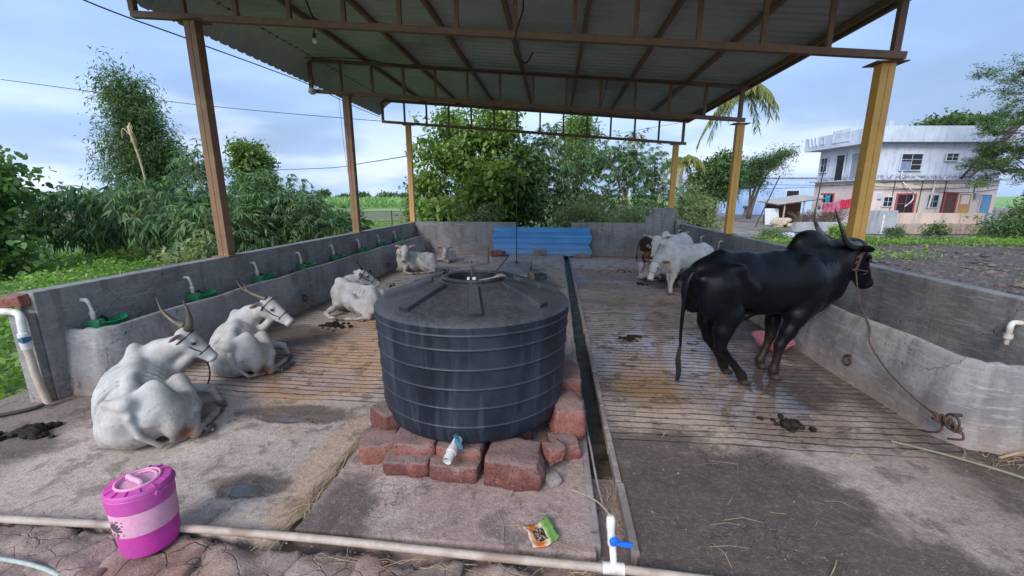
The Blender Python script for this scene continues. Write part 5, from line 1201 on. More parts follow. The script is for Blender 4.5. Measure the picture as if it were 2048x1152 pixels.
def spray(C, Dn, per, spread, out=.6, droop=.3, fan=False, sq=.7):
    """points and directions of the leaves of all clumps"""
    n = len(C)
    if fan:                                             # bamboo: leaves of a clump leave one twig tip and hang
        base = C + NR.normal(size=(n, 3)) * spread * .3; tw = Dn * out + NR.normal(size=(n, 3)) * .5 + [0, 0, -droop * .6]; tw /= np.linalg.norm(tw, axis=1, keepdims=True)
        P = np.repeat(base, per, 0); T = np.repeat(tw, per, 0); S = np.cross(T, [0, 0, 1.0]); S /= np.maximum(np.linalg.norm(S, axis=1, keepdims=True), 1e-3)
        D = T * .55 + S * np.tile(np.linspace(-1, 1, per), n)[:, None] * .85 + NR.normal(size=P.shape) * .14 + [0, 0, -droop * .9]
        return P + T * NR.random((len(P), 1)) * spread * .35, D
    P = np.repeat(C, per, 0) + NR.normal(size=(n * per, 3)) * spread * [1, 1, sq]; D = np.repeat(Dn, per, 0) * out + NR.normal(size=P.shape) * .7 + [0, 0, -droop]
    return P, D

def tree(name, label, cat, base, lobes, leaf, m, trunk_r=.1, group=None, seed=1, per=24, spread=.16, out=.6, droop=.3, fan=False, stems=1, inner=.45, amp=.4, twigs=True, barkm=None, dens=1.0, low=-.75):
    """lobes: (x, y, z, rx, ry, rz, clumps) relative to base"""
    t = thing(name, base, label, cat, group); rr = random.Random(seed); P, D, b = [], [], B()
    for i, (x, y, z, rx, ry, rz, n) in enumerate(lobes):
        C, d = clumps((x, y, z), (rx, ry, rz), int(n * dens), seed + i * 3.3, inner, amp, low); p, q = spray(C, d, per, spread, out, droop, fan); P.append(p); D.append(q)
        s0 = Vector((rr.uniform(-.1, .1) * stems, rr.uniform(-.1, .1) * stems, -.05)); e = Vector((x, y, z + rz * .2))
        mid = s0.lerp(e, .5) + Vector((rr.uniform(-.15, .15), rr.uniform(-.1, .1), 0)); mid.x = s0.x + (e.x - s0.x) * .3
        b.tube(curve([s0, mid, e], 5), interp([trunk_r, trunk_r * .6, trunk_r * .2], 11), 8)
        if twigs:
            for j in rr.sample(range(len(C)), min(len(C), 26)):
                q_ = Vector(C[j]); k = e.lerp(mid, rr.random() * .7); b.tube([k, k.lerp(q_, .5) + Vector((0, 0, rr.uniform(-.05, .12) * rz)), q_], [trunk_r * .22, trunk_r * .13, trunk_r * .05], 4, cap=False)
    kid(b, 'trunk' if stems == 1 else 'stems', barkm or M['bark'], t, smooth=True)
    leafmesh('crown', np.concatenate(P), np.concatenate(D), leaf[0], leaf[1], m, t); return t

LG = 'bamboo clumps along the left side'
tree('broadleaf_bush', 'big round-leaved bush at the far left edge of the picture', 'bush', (-13.9, 8.3, -.1), [(0, 0, 1.5, 1.6, 1.5, 1.45, 190), (-.3, .6, 2.2, 1.2, 1.2, 1.0, 100), (-1.6, .3, 1.8, 1.5, 1.4, 1.7, 110), (.7, -.5, .7, 1.2, 1.1, .8, 90)], (.17, .75), M['leafbig'], .09, None, 2, 20, .24, .4, .35)
tree('bamboo', 'low dark bamboo clump with hanging leaves, leftmost of the bamboos', 'bamboo', (-13.0, 11.3, -.1), [(-1.2, 0, 1.30, 1.65, 1.2, 1.25, 430), (.6, .1, 1.35, 1.7, 1.2, 1.25, 440), (1.7, .3, .8, 1.1, 1.0, .9, 220)], (.34, .15), M['bamboo'], .04, LG, 3, 8, .2, .8, .8, True, 3, .62, .3, barkm=M['bambootrunk'])
tree('tall_tree', 'tall narrow feathery tree rising against the sky on the left', 'tree', (-16.3, 15.4, -.1), [(.0, 0, 5.6, .75, .8, 1.35, 150), (.25, 0, 4.6, 1.05, 1.0, 1.5, 210), (.1, 0, 3.3, 1.35, 1.2, 1.5, 260), (.3, 0, 2.0, 1.7, 1.3, 1.3, 200), (1.1, .2, 3.2, .9, .8, 1.2, 110)], (.17, .2), M['leafdark'], .10, None, 4, 38, .25, .6, .5, False, 1, .3, .55)
b = B(); pts = curve([(0, 0, 0), (-.05, 0, 1.3), (-.15, 0, 2.6), (-.38, 0, 3.9)], 6)
t = thing('dead_stem', (-14.0, 13.5, .25), 'bare yellow-brown dead stem standing in front of the tall tree', 'stem'); kid(b.tube(pts, interp([.05, .04, .034, .045], len(pts)), 8), 'stem', M['bambootrunk'], t, smooth=True)
b = B(); [b.tube(curve([(-.36, 0, 3.85 - .12 * k), (-.40 + .14 * math.sin(k * 2.2), .1 * math.cos(k * 2), 4.02 - .1 * k), (-.38 + .22 * math.sin(k * 2.2), .14 * math.cos(k * 2), 3.82 - .16 * k)], 4), [.022] * 4 + [.016] * 4 + [.006], 5) for k in range(5)]
kid(b, 'broken_top', M['bambootrunk'], t)
tree('bamboo', 'feathery bamboo just left of the nearest left column', 'bamboo', (-11.7, 12.9, -.1), [(.1, 0, 2.9, .75, .7, .85, 110), (.0, 0, 1.9, 1.15, 1.0, 1.1, 240), (.5, .1, 1.0, 1.2, 1.0, 1.0, 190)], (.22, .17), M['bamboo'], .035, LG, 5, 10, .22, .7, .45, True, 3, .45, .4, barkm=M['bambootrunk'])
tree('bamboo', 'bamboo clump low behind the wall at the nearest left column', 'bamboo', (-9.9, 11.0, -.1), [(0, 0, 1.1, 1.05, .9, 1.15, 230), (.9, .4, .9, .8, .8, .85, 130)], (.28, .15), M['bamboo'], .035, LG, 6, 11, .2, .75, .5, True, 3, .55, .3, barkm=M['bambootrunk'])
tree('creeper_column', 'dense leafy column like a dead palm smothered in creeper, right of the nearest left column', 'tree', (-11.15, 14.9, -.1), [(0, 0, 3.35, .62, .6, .62, 150), (.1, 0, 2.6, .78, .7, .9, 160), (0, 0, 1.4, .7, .7, 1.0, 60)], (.13, .45), M['leafbroad'], .14, None, 7, 34, .15, .5, .4)
tree('bamboo', 'big dark rounded bamboo mass between the first and second left columns', 'bamboo', (-9.2, 12.7, -.1), [(-.5, 0, 1.60, 1.30, 1.1, 1.40, 460), (.7, .2, 1.40, 1.2, 1.1, 1.2, 390), (0, -.2, .6, 1.8, .9, .6, 120), (1.5, .6, .8, .8, .8, .75, 150)], (.23, .16), M['bamboo'], .035, LG, 8, 11, .2, .7, .55, True, 4, .6, .3, barkm=M['bambootrunk'])
tree('bamboo', 'sprawling fine-leaved bamboo reaching towards the second left column', 'bamboo', (-8.9, 15.3, -.1), [(-.6, 0, 1.4, 1.2, 1.0, 1.0, 200), (.5, 0, 1.0, 1.1, 1.0, .8, 170), (1.3, .2, .9, .8, .7, .5, 70)], (.24, .17), M['bamboo'], .03, LG, 9, 11, .22, .7, .35, True, 3, .4, .5, barkm=M['bambootrunk'])
tree('weed_bush', 'light green weeds standing behind the wall left of the nearest left column', 'weeds', (-8.4, 8.6, -.1), [(0, 0, .45, .6, .5, .45, 50), (.4, .3, .8, .25, .3, .4, 22)], (.14, .35), M['leafpale'], .015, None, 10, 14, .12, .6, .2)
# behind the far wall
tree('broadleaf_tree', 'leafy green tree behind the far wall, left half, with sky showing between its twigs', 'tree', (-3.5, 17.8, -.1), [(.1, 0, 4.2, 1.6, 1.3, 1.5, 120), (-1.4, 0, 3.6, 1.2, 1.0, 1.5, 70), (-1.9, -.2, 2.3, 1.0, .9, .9, 50), (.3, -.3, 2.8, 1.5, 1.2, 1.3, 110), (1.2, 0, 4.3, 1.0, 1.0, 1.3, 70), (-1.0, 0, 4.9, .6, .6, .6, 16), (1.3, 0, 5.3, .8, .8, .6, 30)], (.17, .62), M['leafbroad'], .10, None, 12, 22, .21, .5, .35, False, 1, .45, .6, dens=1.5)
tree('broadleaf_tree', 'big-leaved bright green bush in front of the leafy tree, behind the far wall', 'bush', (-2.5, 16.5, -.1), [(.2, 0, 2.3, .95, .7, 1.2, 80), (-.6, -.1, 1.4, 1.2, .8, .9, 90), (-1.7, 0, 1.2, 1.0, .8, .9, 80)], (.24, .72), M['leafbroad'], .06, None, 13, 12, .22, .5, .45, False, 1, .5, .5, dens=1.5)
tree('bamboo', 'dense bamboo behind the middle of the far wall', 'bamboo', (-.3, 19.0, -.1), [(-.4, 0, 3.4, 1.7, 1.3, 1.6, 420), (.9, 0, 2.8, 1.7, 1.3, 1.7, 420), (-.4, 0, 1.5, 2.2, 1.2, 1.3, 360), (1.3, -.3, 1.4, 1.6, 1.0, 1.2, 220), (.1, 0, 4.4, .9, .8, .8, 90)], (.23, .16), M['bamboo'], .04, 'bamboos behind the far wall', 14, 12, .27, .6, .5, True, 4, .45, .45, barkm=M['bambootrunk'])
tree('bamboo', 'bamboo behind the right part of the far wall, dipping towards the far right column', 'bamboo', (2.9, 19.4, -.1), [(-.6, 0, 3.4, 1.5, 1.1, 1.4, 360), (.7, 0, 3.0, 1.4, 1.1, 1.6, 380), (0, 0, 1.5, 2.1, 1.2, 1.3, 360), (1.7, 0, 2.0, .9, .9, 1.2, 150), (-1.6, -.4, 1.6, 1.4, .9, 1.3, 200), (.5, 0, 4.4, .5, .4, .5, 30)], (.23, .16), M['bamboo'], .04, 'bamboos behind the far wall', 15, 12, .27, .6, .5, True, 4, .45, .45, barkm=M['bambootrunk'])
tree('creeper_column', 'creeper-covered stem rising behind the bamboos under the far truss', 'tree', (1.0, 21.2, -.1), [(0, 0, 4.9, .9, .8, 1.1, 170), (.1, 0, 3.6, 1.1, .9, 1.0, 120)], (.14, .4), M['leafbroad'], .12, None, 16, 30, .2, .5, .4, barkm=M['bambootrunk'])
tree('bush', 'rounded yellow-green shrub just over the far wall left of the blue sheet', 'bush', (-2.9, 15.6, -.1), [(0, 0, .95, 1.1, .7, .8, 130)], (.10, .4), M['leafpale'], .02, 'shrubs just over the far wall', 17, 26, .12, .5, .2, dens=1.5)
tree('bush', 'pale shrub just over the far wall, directly behind the blue sheet', 'bush', (.9, 15.9, -.1), [(0, 0, 1.0, 1.1, .8, .85, 140)], (.13, .25), M['leafpale'], .02, 'shrubs just over the far wall', 18, 24, .14, .6, .2, dens=1.5)
tree('bush', 'pale shrub just over the far wall, right of the blue sheet', 'bush', (2.8, 16.2, -.1), [(0, 0, .9, 1.3, .8, .8, 150)], (.13, .25), M['leafpale'], .02, 'shrubs just over the far wall', 19, 24, .14, .6, .2, dens=1.5)
tree('bush', 'green shrub just over the far wall beside the far left column', 'bush', (-5.2, 17.0, -.1), [(0, 0, .9, 1.1, .8, .9, 110)], (.14, .5), M['leafbroad'], .02, 'shrubs just over the far wall', 20, 20, .14, .6, .2, dens=1.5)
tree('bush', 'pale green bush between the far right column and the yellow column by the palm', 'bush', (6.1, 19.7, -.1), [(0, 0, 1.2, 1.0, .8, 1.25, 190), (.5, 0, .6, .9, .8, .6, 70)], (.13, .3), M['leafpale'], .02, None, 21, 24, .15, .6, .2, dens=1.5)
tree('round_tree', 'dark round-crowned tree behind the pale bush, left of the palm trunk', 'tree', (12.6, 35.5, -.1), [(-.2, 0, 2.9, 1.9, 1.5, 2.1, 230), (.6, 0, 4.2, 1.1, 1.0, 1.2, 70)], (.26, .4), M['leafdark'], .18, None, 22, 30, .3, .5, .3, amp=.35, dens=1.5)
tree('spreading_tree', 'airy spreading tree right of the palm, its twigs reaching to the right', 'tree', (17.2, 40.0, -.1), [(-.3, 0, 3.4, 2.0, 1.6, 1.9, 180), (1.0, 0, 4.6, 2.2, 1.6, 1.3, 90), (2.1, 0, 5.4, 1.6, 1.2, .9, 40)], (.2, .25), M['leafdark'], .17, None, 23, 34, .32, .6, .1, amp=.6, inner=.35, dens=1.5)
tree('bush', 'dark leafy thicket filling the gap between the leafy tree and the bamboo', 'bush', (-1.7, 17.6, -.1), [(0, 0, 1.5, 1.5, .9, 1.5, 200), (.3, 0, 2.9, 1.1, .9, 1.3, 150)], (.17, .5), M['leafdark'], .05, None, 25, 22, .2, .5, .35, dens=1.4)
tree('bush', 'dark leafy thicket behind the left end of the far wall', 'bush', (-3.9, 18.6, -.1), [(0, 0, 1.0, 1.3, .9, 1.0, 170), (1.0, 0, 2.2, 1.2, .9, 1.3, 120)], (.17, .5), M['leafdark'], .05, None, 26, 22, .2, .5, .35, dens=1.3)
# coconut palms
def frond(b, P, D, o, az, el, ln, droop, rr):
    d = Vector((math.cos(az), math.sin(az), 0)); pts = []
    for i in range(13):
        t_ = i / 12; pts.append(Vector(o) + d * ln * (t_ * math.cos(el) * (1 - .18 * t_)) + Vector((0, 0, ln * (math.sin(el) * t_ - droop * t_ * t_))))
    b.tube(pts, [.045 * (1 - .85 * i / 12) for i in range(13)], 5, cap=False); sd = Vector((-d.y, d.x, 0))
    for i in range(1, 13):
        for k in range(5):
            q = pts[i - 1].lerp(pts[i], k / 5); tg = (pts[i] - pts[i - 1]).normalized()
            for s_ in (-1, 1):
                P.append(tuple(q)); D.append(tuple(tg * .5 + sd * s_ * rr.uniform(.45, .8) + Vector((0, 0, -rr.uniform(.5, 1.1)))))
def palm(label, base, h, ln, n, seed, r=.16, lw=.65, dead=0):
    rr = random.Random(seed); t = thing('coconut_palm', base, label, 'palm tree', 'palms on the right')
    kid(B().tube(curve([(0, 0, -.1), (.05, 0, h * .35), (-.1, 0, h * .7), (0, 0, h)], 6), interp([r * 1.25, r, r * .9, r * .85], 19), 10), 'trunk', worn('palm_bark', (.22, .19, .165), (.33, .29, .25), 3, (.85, .95), .8, .02), t, smooth=True)
    b, P, D = B(), [], []
    for i in range(n): frond(b, P, D, (0, 0, h), i * 2.399, R(rr.uniform(-8, 58)), ln * rr.uniform(.85, 1.1), rr.uniform(.55, .95), rr)
    kid(b, 'frond_stalks', M['palm'], t); leafmesh('fronds', np.array(P), np.array(D), lw, .10, M['palm'], t, .4); return t
palm('tall coconut palm whose yellowing fronds hang beyond the right end of the second truss', (13.9, 35.6, -.1), 9.7, 3.4, 22, 3)
palm('small ragged palm left of the tall palm, with hanging grey fronds', (8.7, 31.0, -.1), 4.3, 2.0, 12, 5, .12, .5)

# fine acacia reaching in from the right
def acacia(name, label, base, limbs, seed, leafL, n_tw, m, r0, lv, per):
    rr = random.Random(seed); t = thing(name, base, label, 'tree'); b = B(); P, D = [], []
    def grow(p, d, ln, r, lev):
        pts = [p]; q = p; dd = d.copy()
        for i in range(5):
            dd = (dd + Vector((rr.gauss(0, .13), rr.gauss(0, .13), rr.gauss(.01, .10)))).normalized(); q = q + dd * ln / 5; pts.append(q)
        b.tube(pts, interp([r, r * .45], 6), 5 if lev < 2 else 3, cap=False)
        if lev >= lv:
            for q in pts[1:]:
                for _ in range(per): P.append(tuple(q + Vector((rr.gauss(0, .13), rr.gauss(0, .13), rr.gauss(0, .06))))); D.append((rr.gauss(0, 1), rr.gauss(0, 1), rr.gauss(0, .4)))
            return
        for k in range(n_tw):
            i = rr.choice((2, 3, 4, 5)); nd = (dd + Vector((rr.gauss(0, .55), rr.gauss(0, .5), rr.gauss(.05, .35)))).normalized(); grow(pts[i], nd, ln * rr.uniform(.5, .72), r * .42, lev + 1)
    for (q, d, ln) in limbs: grow(Vector(q), Vector(d).normalized(), ln, r0, 0)
    b.tube(curve([(0, 0, -.2), (.1, 0, 1.2), (0, 0, 2.6)], 5), interp([r0 * 2.4, r0 * 1.8, r0 * 1.5], 11), 9)
    kid(b, 'trunk', M['bark'], t, smooth=True); leafmesh('crown', np.array(P), np.array(D), leafL, .35, m, t); return t
acacia('acacia_tree', 'large fine-leaved tree reaching in from the right edge over the house', (24.9, 23.2, -.1),
       [((0, 0, 3.0), (-.9, .1, .05), 2.7), ((0, 0, 4.8), (-1, .1, .1), 2.6), ((0, 0, 5.8), (-.8, .1, .5), 2.6), ((0, 0, 6.4), (-.5, .1, .9), 2.4), ((0, 0, 2.4), (-.5, 0, .8), 3.0), ((0, 0, 2.5), (-.9, .0, .35), 2.6), ((0, 0, 2.6), (-.2, .1, 1), 3.6), ((0, 0, 2.6), (.5, 0, .9), 3.2), ((-.3, 0, 4.4), (-.8, 0, .6), 2.8), ((-.2, 0, 5.2), (-.6, -.1, .9), 2.6), ((0, 0, 3.6), (-1, -.2, .15), 2.5), ((.1, 0, 4.6), (-.75, .2, .45), 2.7)], 4, .105, 3, M['leafdark'], .085, 4, 9)
tree('bush', 'dark bushy scrub hiding the right end of the house', 'bush', (22.3, 21.6, -.1), [(0, 0, 1.2, 1.7, 1.2, 1.4, 260), (1.4, .2, 2.3, 1.5, 1.0, 1.3, 140), (-1.5, 0, .5, 1.0, .9, .6, 110)], (.17, .3), M['leafdark'], .04, None, 31, 26, .22, .6, .25, amp=.5)
tree('broadleaf_tree', 'distant flat tree crown showing over the roof of the grey house', 'tree', (31.9, 39.5, -.1), [(0, 0, 7.4, 3.0, 2.0, .95, 170), (-1.5, 0, 6.4, 2.2, 1.6, 1.0, 110), (2.5, 0, 7.0, 2.4, 2, 1.4, 120)], (.3, .4), M['leafdark'], .22, None, 32, 26, .34, .5, .2)

# ground cover
def cover(name, label, area, n, L, Wd, m, zlo=0, zhi=.12, seed=0, cond=None, flat=.45):
    x0, x1, y0, y1 = area; P = np.stack([NR.uniform(x0, x1, n), y0 + (y1 - y0) * NR.random(n) ** 1.35, np.zeros(n)], 1)
    if cond is not None: P = P[cond(P)]
    hgt = np.array([mnoise.noise(Vector((q[0] * .9, q[1] * .9, seed))) for q in P]); keep = NR.random(len(P)) < np.clip(.75 + hgt, .15, 1); P, hgt = P[keep], hgt[keep]
    P[:, 2] = [gz(q[0], q[1]) for q in P]; P[:, 2] += zlo + np.clip(.5 + hgt, .05, 1.3) * (zhi - zlo) * NR.random(len(P)); D = NR.normal(size=P.shape) * [1, 1, .5] + [0, 0, flat]
    o = leafmesh(name, P, D, L, Wd, m); return tag(o, label, 'ground cover', kind='stuff')
cover('ground_cover', 'low bright green leafy weeds outside the left wall', (-16, -4.85, 2.2, 13), 52000, .085, .5, M['grass'], 0, .45, 1, lambda P: P[:, 0] < -4.95)
cover('ground_cover', 'weeds thickening further back along the left side', (-17, -4.9, 12, 30), 26000, .13, .35, M['grass'], 0, .4, 3)
cover('weeds', 'strip of low green weeds at the far edge of the ploughed field', (9.5, 23, 18.8, 21.8), 15000, .10, .4, M['grass'], 0, .22, 5)
cover('weeds', 'sparse weeds dotted over the ploughed field', (4.4, 20, 4, 18.5), 5200, .08, .3, M['leafpale'], 0, .05, 7, lambda P: np.array([mnoise.noise(Vector((q[0] * .6, q[1] * .6, 4.4))) > .08 for q in P]))
cover('weeds', 'weeds along the outside of the far wall and right corner', (-5, 12, 13.9, 18.5), 15000, .12, .3, M['grass'], 0, .5, 9, lambda P: (P[:, 1] > 14.1))
tree('weed_bush', 'round bright green weed clump behind the bull\'s horns', 'weeds', (12.2, 19.4, -.1), [(0, 0, .35, .75, .5, .45, 90)], (.11, .45), M['grass'], .01, None, 40, 22, .1, .6, .1)
tree('weed_bush', 'small weed clump left of the rubbish heap', 'weeds', (10.0, 20.6, -.1), [(0, 0, .25, .8, .4, .3, 60)], (.10, .4), M['leafpale'], .01, None, 41, 20, .1, .6, .1)
tree('weed_bush', 'small dark shrub at the foot of the garden wall', 'weeds', (17.4, 21.2, -.1), [(0, 0, .4, .5, .4, .5, 60)], (.10, .4), M['leafdark'], .01, None, 42, 20, .1, .6, .1)
tree('weed_bush', 'grey-green shrub against the garden wall, near its grey part', 'weeds', (15.9, 21.5, -.1), [(0, 0, .25, .5, .4, .32, 60)], (.08, .4), M['leafdark'], .01, None, 43, 20, .08, .6, .1)
# distant crops and tree line
o = leafmesh('crops', *(lambda n: (np.stack([NR.uniform(-75, -8, n), NR.uniform(60, 110, n), NR.uniform(-.1, .9, n)], 1), NR.normal(size=(n, 3)) * [.6, .6, .3] + [0, 0, 1]))(16000), 1.0, .25, leafmat('crop_leaf', [(.14, .25, .08), (.20, .33, .12), (.26, .38, .16)])); tag(o, 'pale green field of tall crops on the horizon at the left', 'crops', kind='stuff')
rr = random.Random(8)
for k in range(14):
    x = -150 + k * 13 + rr.uniform(-4, 4); y = rr.uniform(230, 300); h_ = rr.uniform(2.5, 6)
    C, d = clumps((0, 0, h_ * .5), (rr.uniform(4, 9), 3, h_ * .55), 90, k, .3, .5); p, q = spray(C, d, 8, .8)
    t = thing('distant_tree', (x, y, -.2), 'tiny hazy tree on the left horizon, %s from the left end' % ('first second third fourth fifth sixth seventh eighth ninth tenth eleventh twelfth thirteenth fourteenth'.split()[k]), 'tree', 'trees on the horizon'); leafmesh('crown', p, q, 1.3, .6, M['leafdark'], t)
    kid(B().tube([(0, 0, 0), (0, 0, h_ * .6)], .25, 6), 'trunk', M['bark'], t)
# wire fence on the left
t = thing('wire_fence', (-12, 22, -.1), 'thin post and wire fence crossing the green field behind the second left column', 'fence')
b = B()
for k in range(8):
    x, y = -14.5 + k * 1.75, 20.5 + k * .9; kid(B().tube([(x + 12, y - 22, 0), (x + 12, y - 22, 1.15)], .03, 6), 'post', M['iron'], t)
for z in (.55, 1.1): kid(B().tube([(-2.5, -1.5, z), (9.75, 4.8, z)], .012, 5), 'wire', M['iron'], t)

# ---------------------------------------------------------------- houses on the right
YW = R(5.87)
def Wp(lat, Z, z=0): return (lat * math.cos(YW) - Z * math.sin(YW), lat * math.sin(YW) + Z * math.cos(YW), z)
def peel(c1, c2, c3, zstain=None):
    def fn(g, p):
        v = g.obj(); a = g.noise(v, .8, 6, .65, .5); s = g.noise(g.vm('MULTIPLY', v, (2.5, 2.5, .3)), 1.8, 5, .65); f = g.noise(v, 9, 4, .7); z = g.sep(v)[2]
        c = g.mix(g.ss(a, .38, .62), c1, c2); c = g.mix(g.m('MULTIPLY', g.ss(s, .50, .66), .55), c, c3); c = g.mix(g.m('MULTIPLY', g.ss(f, .60, .68), .6), c, c3)
        if zstain is not None:
            k = g.m('MULTIPLY', g.ss(g.m('ABSOLUTE', g.m('SUBTRACT', z, zstain)), .02, .28, 1, 0), g.ss(f, .42, .55)); c = g.mix(g.m('MULTIPLY', k, .85), c, (.10, .10, .12))
        g.link(c, p.inputs['Base Color']); p.inputs['Roughness'].default_value = .9; g.link(g.bump(f, .3, .02), p.inputs['Normal'])
    return fn
mg_ = mat('grey_blue_limewash', peel((.46, .51, .59), (.55, .60, .68), (.30, .33, .39), 3.05)); mp_ = mat('pink_limewash', peel((.60, .50, .45), (.68, .58, .53), (.38, .32, .30))); mc_ = mat('cream_plaster', peel((.58, .44, .37), (.50, .40, .33), (.30, .24, .20)))
mgr = mat('grey_cement', peel((.26, .27, .29), (.34, .35, .37), (.14, .14, .15))); mred = worn('red_paint', (.34, .06, .07), (.44, .09, .10), 5); mdark = mat('dark_room', base=(.012, .012, .015), rough=.35); mwood = worn('brown_door', (.10, .04, .03), (.15, .06, .04), 5); mor = worn('yellow_door', (.50, .25, .06), (.6, .32, .10), 5); mbl = worn('blue_door', (.10, .24, .42), (.15, .30, .48), 5)
H = thing('house', Wp(22.2, 26.4, -.1), 'two-storey house with a grey-blue upper floor and pink ground floor beyond the field', 'house', rz=YW)
kid(B().box(0, 7.7, 0, 5.1, 0, 2.88), 'ground_floor_wall', mp_, H); kid(B().box(.05, 7.65, .05, 5.05, 2.98, 5.08), 'upper_floor_wall', mg_, H)
kid(B().box(-.35, 7.95, -.25, 5.3, 2.881, 2.979), 'ledge', mg_, H, bevel=.01); kid(B().box(-.75, 8.1, -.45, 5.7, 5.081, 5.20), 'roof_slab', mg_, H, bevel=.01)
kid(B().box(-.75, 8.1, -.45, -.33, 5.201, 5.98), 'parapet', mg_, H, bevel=.01); kid(B().box(-.75, -.63, -.329, 5.7, 5.201, 5.98), 'parapet', mg_, H, bevel=.01); kid(B().box(7.98, 8.1, -.329, 5.7, 5.201, 5.98), 'parapet', mg_, H)
def relief(y0, y1, z0, z1, w=.09):
    b = B(); x0, x1 = -.80, -.752
    b.box(x0, x1, y0, y1, z1 - w, z1).box(x0, x1, y0, y1, z0, z0 + w).box(x0, x1, y0, y0 + w, z0 + w, z1 - w).box(x0, x1, y1 - w, y1, z0 + w, z1 - w); kid(b, 'relief_frame', mg_, H)
relief(1.5, 3.0, 5.36, 6.12); relief(3.7, 4.05, 5.40, 5.88, .07)
for y in (4.35, 4.7, 5.05): kid(B().bar((-.775, y, 5.36), (-.775, y + .2, 6.0), .05, .12, (1, 0, 0)), 'relief_bar', mg_, H)
def opening(face, a0, a1, z0, z1, fr, pane, fw=.06, bars=0, name='window', sill=True):
    def bx(b, p0, p1, q0, q1, d0, d1): return b.box(p0, p1, -d1, -d0, q0, q1) if face == 'f' else b.box(-d1, -d0, p0, p1, q0, q1)
    b = B(); bx(b, a0 - fw, a1 + fw, z1, z1 + fw, .002, .06); bx(b, a0 - fw, a0, z0, z1, .002, .06); bx(b, a1, a1 + fw, z0, z1, .002, .06)
    if sill: bx(b, a0 - fw, a1 + fw, z0 - fw, z0, .002, .09)
    for k in range(bars): q = z0 + (z1 - z0) * (k + 1) / (bars + 1); bx(b, a0, a1, q - .012, q + .012, .02, .035)
    if bars: q = (a0 + a1) / 2; bx(b, q - .012, q + .012, z0, z1, .036, .05)
    w_ = kid(b, name, fr, H); p = B(); bx(p, a0, a1, z0, z1, .003, .012); kid(p, 'pane', pane, w_)
    return w_
H2 = .1
opening('f', 1.4, 2.65, 3.50, 4.42, mg_, mdark, .05, 2); opening('f', 4.1, 4.8, 4.05, 4.45, mg_, mdark, .05, 1); opening('f', 6.0, 7.15, 3.52, 4.42, mg_, mdark, .05, 2)
kid(B().box(1.42, 2.0, -.05, -.036, 3.52, 4.0), 'curtain', worn('blue_grey_cloth', (.16, .21, .33), (.22, .28, .42), 4), H)
opening('f', .78, 1.32, 1.33, 1.88, mg_, mdark, .05, 1); opening('f', 1.62, 2.66, .95, 2.02, mred, mdark, .09, 1); opening('f', 3.5, 4.15, 1.28, 2.0, mg_, mdark, .04, 1)
opening('f', 4.55, 5.22, .02, 2.08, mred, mwood, .09, 0, 'door', False); opening('f', 5.40, 6.15, .02, 2.05, mp_, mor, .06, 0, 'door', False); opening('f', 6.78, 7.4, .02, 2.02, mp_, mbl, .05, 0, 'door', False)
kid(B().box(5.55, 6.05, -.035, -.02, 1.45, 2.0), 'door_panel', mp_, H)
opening('l', .25, .62, 1.0, 2.0, mwood, mdark, .05, 0); opening('l', 3.1, 4.2, .9, 2.05, mred, mdark, .09, 0); opening('l', 4.15, 4.75, 3.62, 4.55, mg_, mdark, .06, 1); opening('l', 2.6, 3.3, 3.0, 4.62, mg_, mdark, .08, 0, 'door', False); opening('l', 1.1, 2.0, 3.0, 4.62, mg_, mat('grey_blue_door', base=(.22, .25, .30)), .08, 0, 'door', False)
for k, (x, z) in enumerate([(6.4, 2.0), (.45, 2.0)]): kid(B().box(x - .12, x + .12, -.16, -.002, z - .22, z + .12).box(x - .07, x + .07, -.17, -.161, z - .12, z + .04), 'meter_box', [mat('meter', base=(.35, .36, .38)), mg_][k], H, bevel=.01)
kid(B().tube(curve([(1.55, -.06, 3.42), (1.62, -.06, 2.9), (2.0, -.34, 2.35), (2.45, -.1, 2.1), (2.5, -.08, 1.7), (2.1, -.07, 1.3)], 6), .035, 8), 'drain_pipe', M['pvc'], H, smooth=True)
for (x0, z0, x1, z1) in [(0, 2.35, 7.6, 2.6), (.0, 2.55, 4.5, 2.45), (3.8, 2.2, 7.6, 2.35)]: kid(B().tube(curve([(x0, -.1, z0), ((x0 + x1) / 2, -.12, (z0 + z1) / 2 - .12), (x1, -.1, z1)], 6), .018, 5), 'cable', M['black'], H)
for x in (1.25, 2.95, 4.4, 6.2): kid(B().tube([(x, -.03, .4), (x + .03, -.03, 2.86)], .02, 5), 'conduit', M['black'], H)
kid(B().tube([(3.62, -.12, 2.9), (3.62, -.12, 2.1), (3.55, -.12, 1.2)], .05, 8), 'waste_pipe', M['pvc'], H)
b = B(); p0, p1 = Vector((4.95, -.75, 2.98)), Vector((7.3, -.75, 6.1))
for yy in (-.80, -.30): b.bar(p0 + Vector((0, yy + .75, 0)), p1 + Vector((0, yy + .75, 0)), .05, .14)
n = 17
for k in range(n): q = p0.lerp(p1, (k + .5) / n); b.box(q.x - .13, q.x + .13, -.78, -.32, q.z - .015, q.z + .02)
for yy in (-.80,): b.bar(p0 + Vector((-.1, yy + .75, .75)), p1 + Vector((-.1, yy + .75, .75)), .03, .03); [b.bar(p0.lerp(p1, k / 8) + Vector((0, -.05, 0)), p0.lerp(p1, k / 8) + Vector((-.1, -.05, .75)), .02, .02, (0, 1, 0)) for k in range(9)]
kid(b, 'outer_stair', worn('rusty_stair', (.10, .055, .045), (.17, .10, .08), 6, (.8, .9)), H)
kid(B().box(.45, .75, .2, .5, 5.2, 6.35), 'roof_stub', mg_, H, bevel=.02)
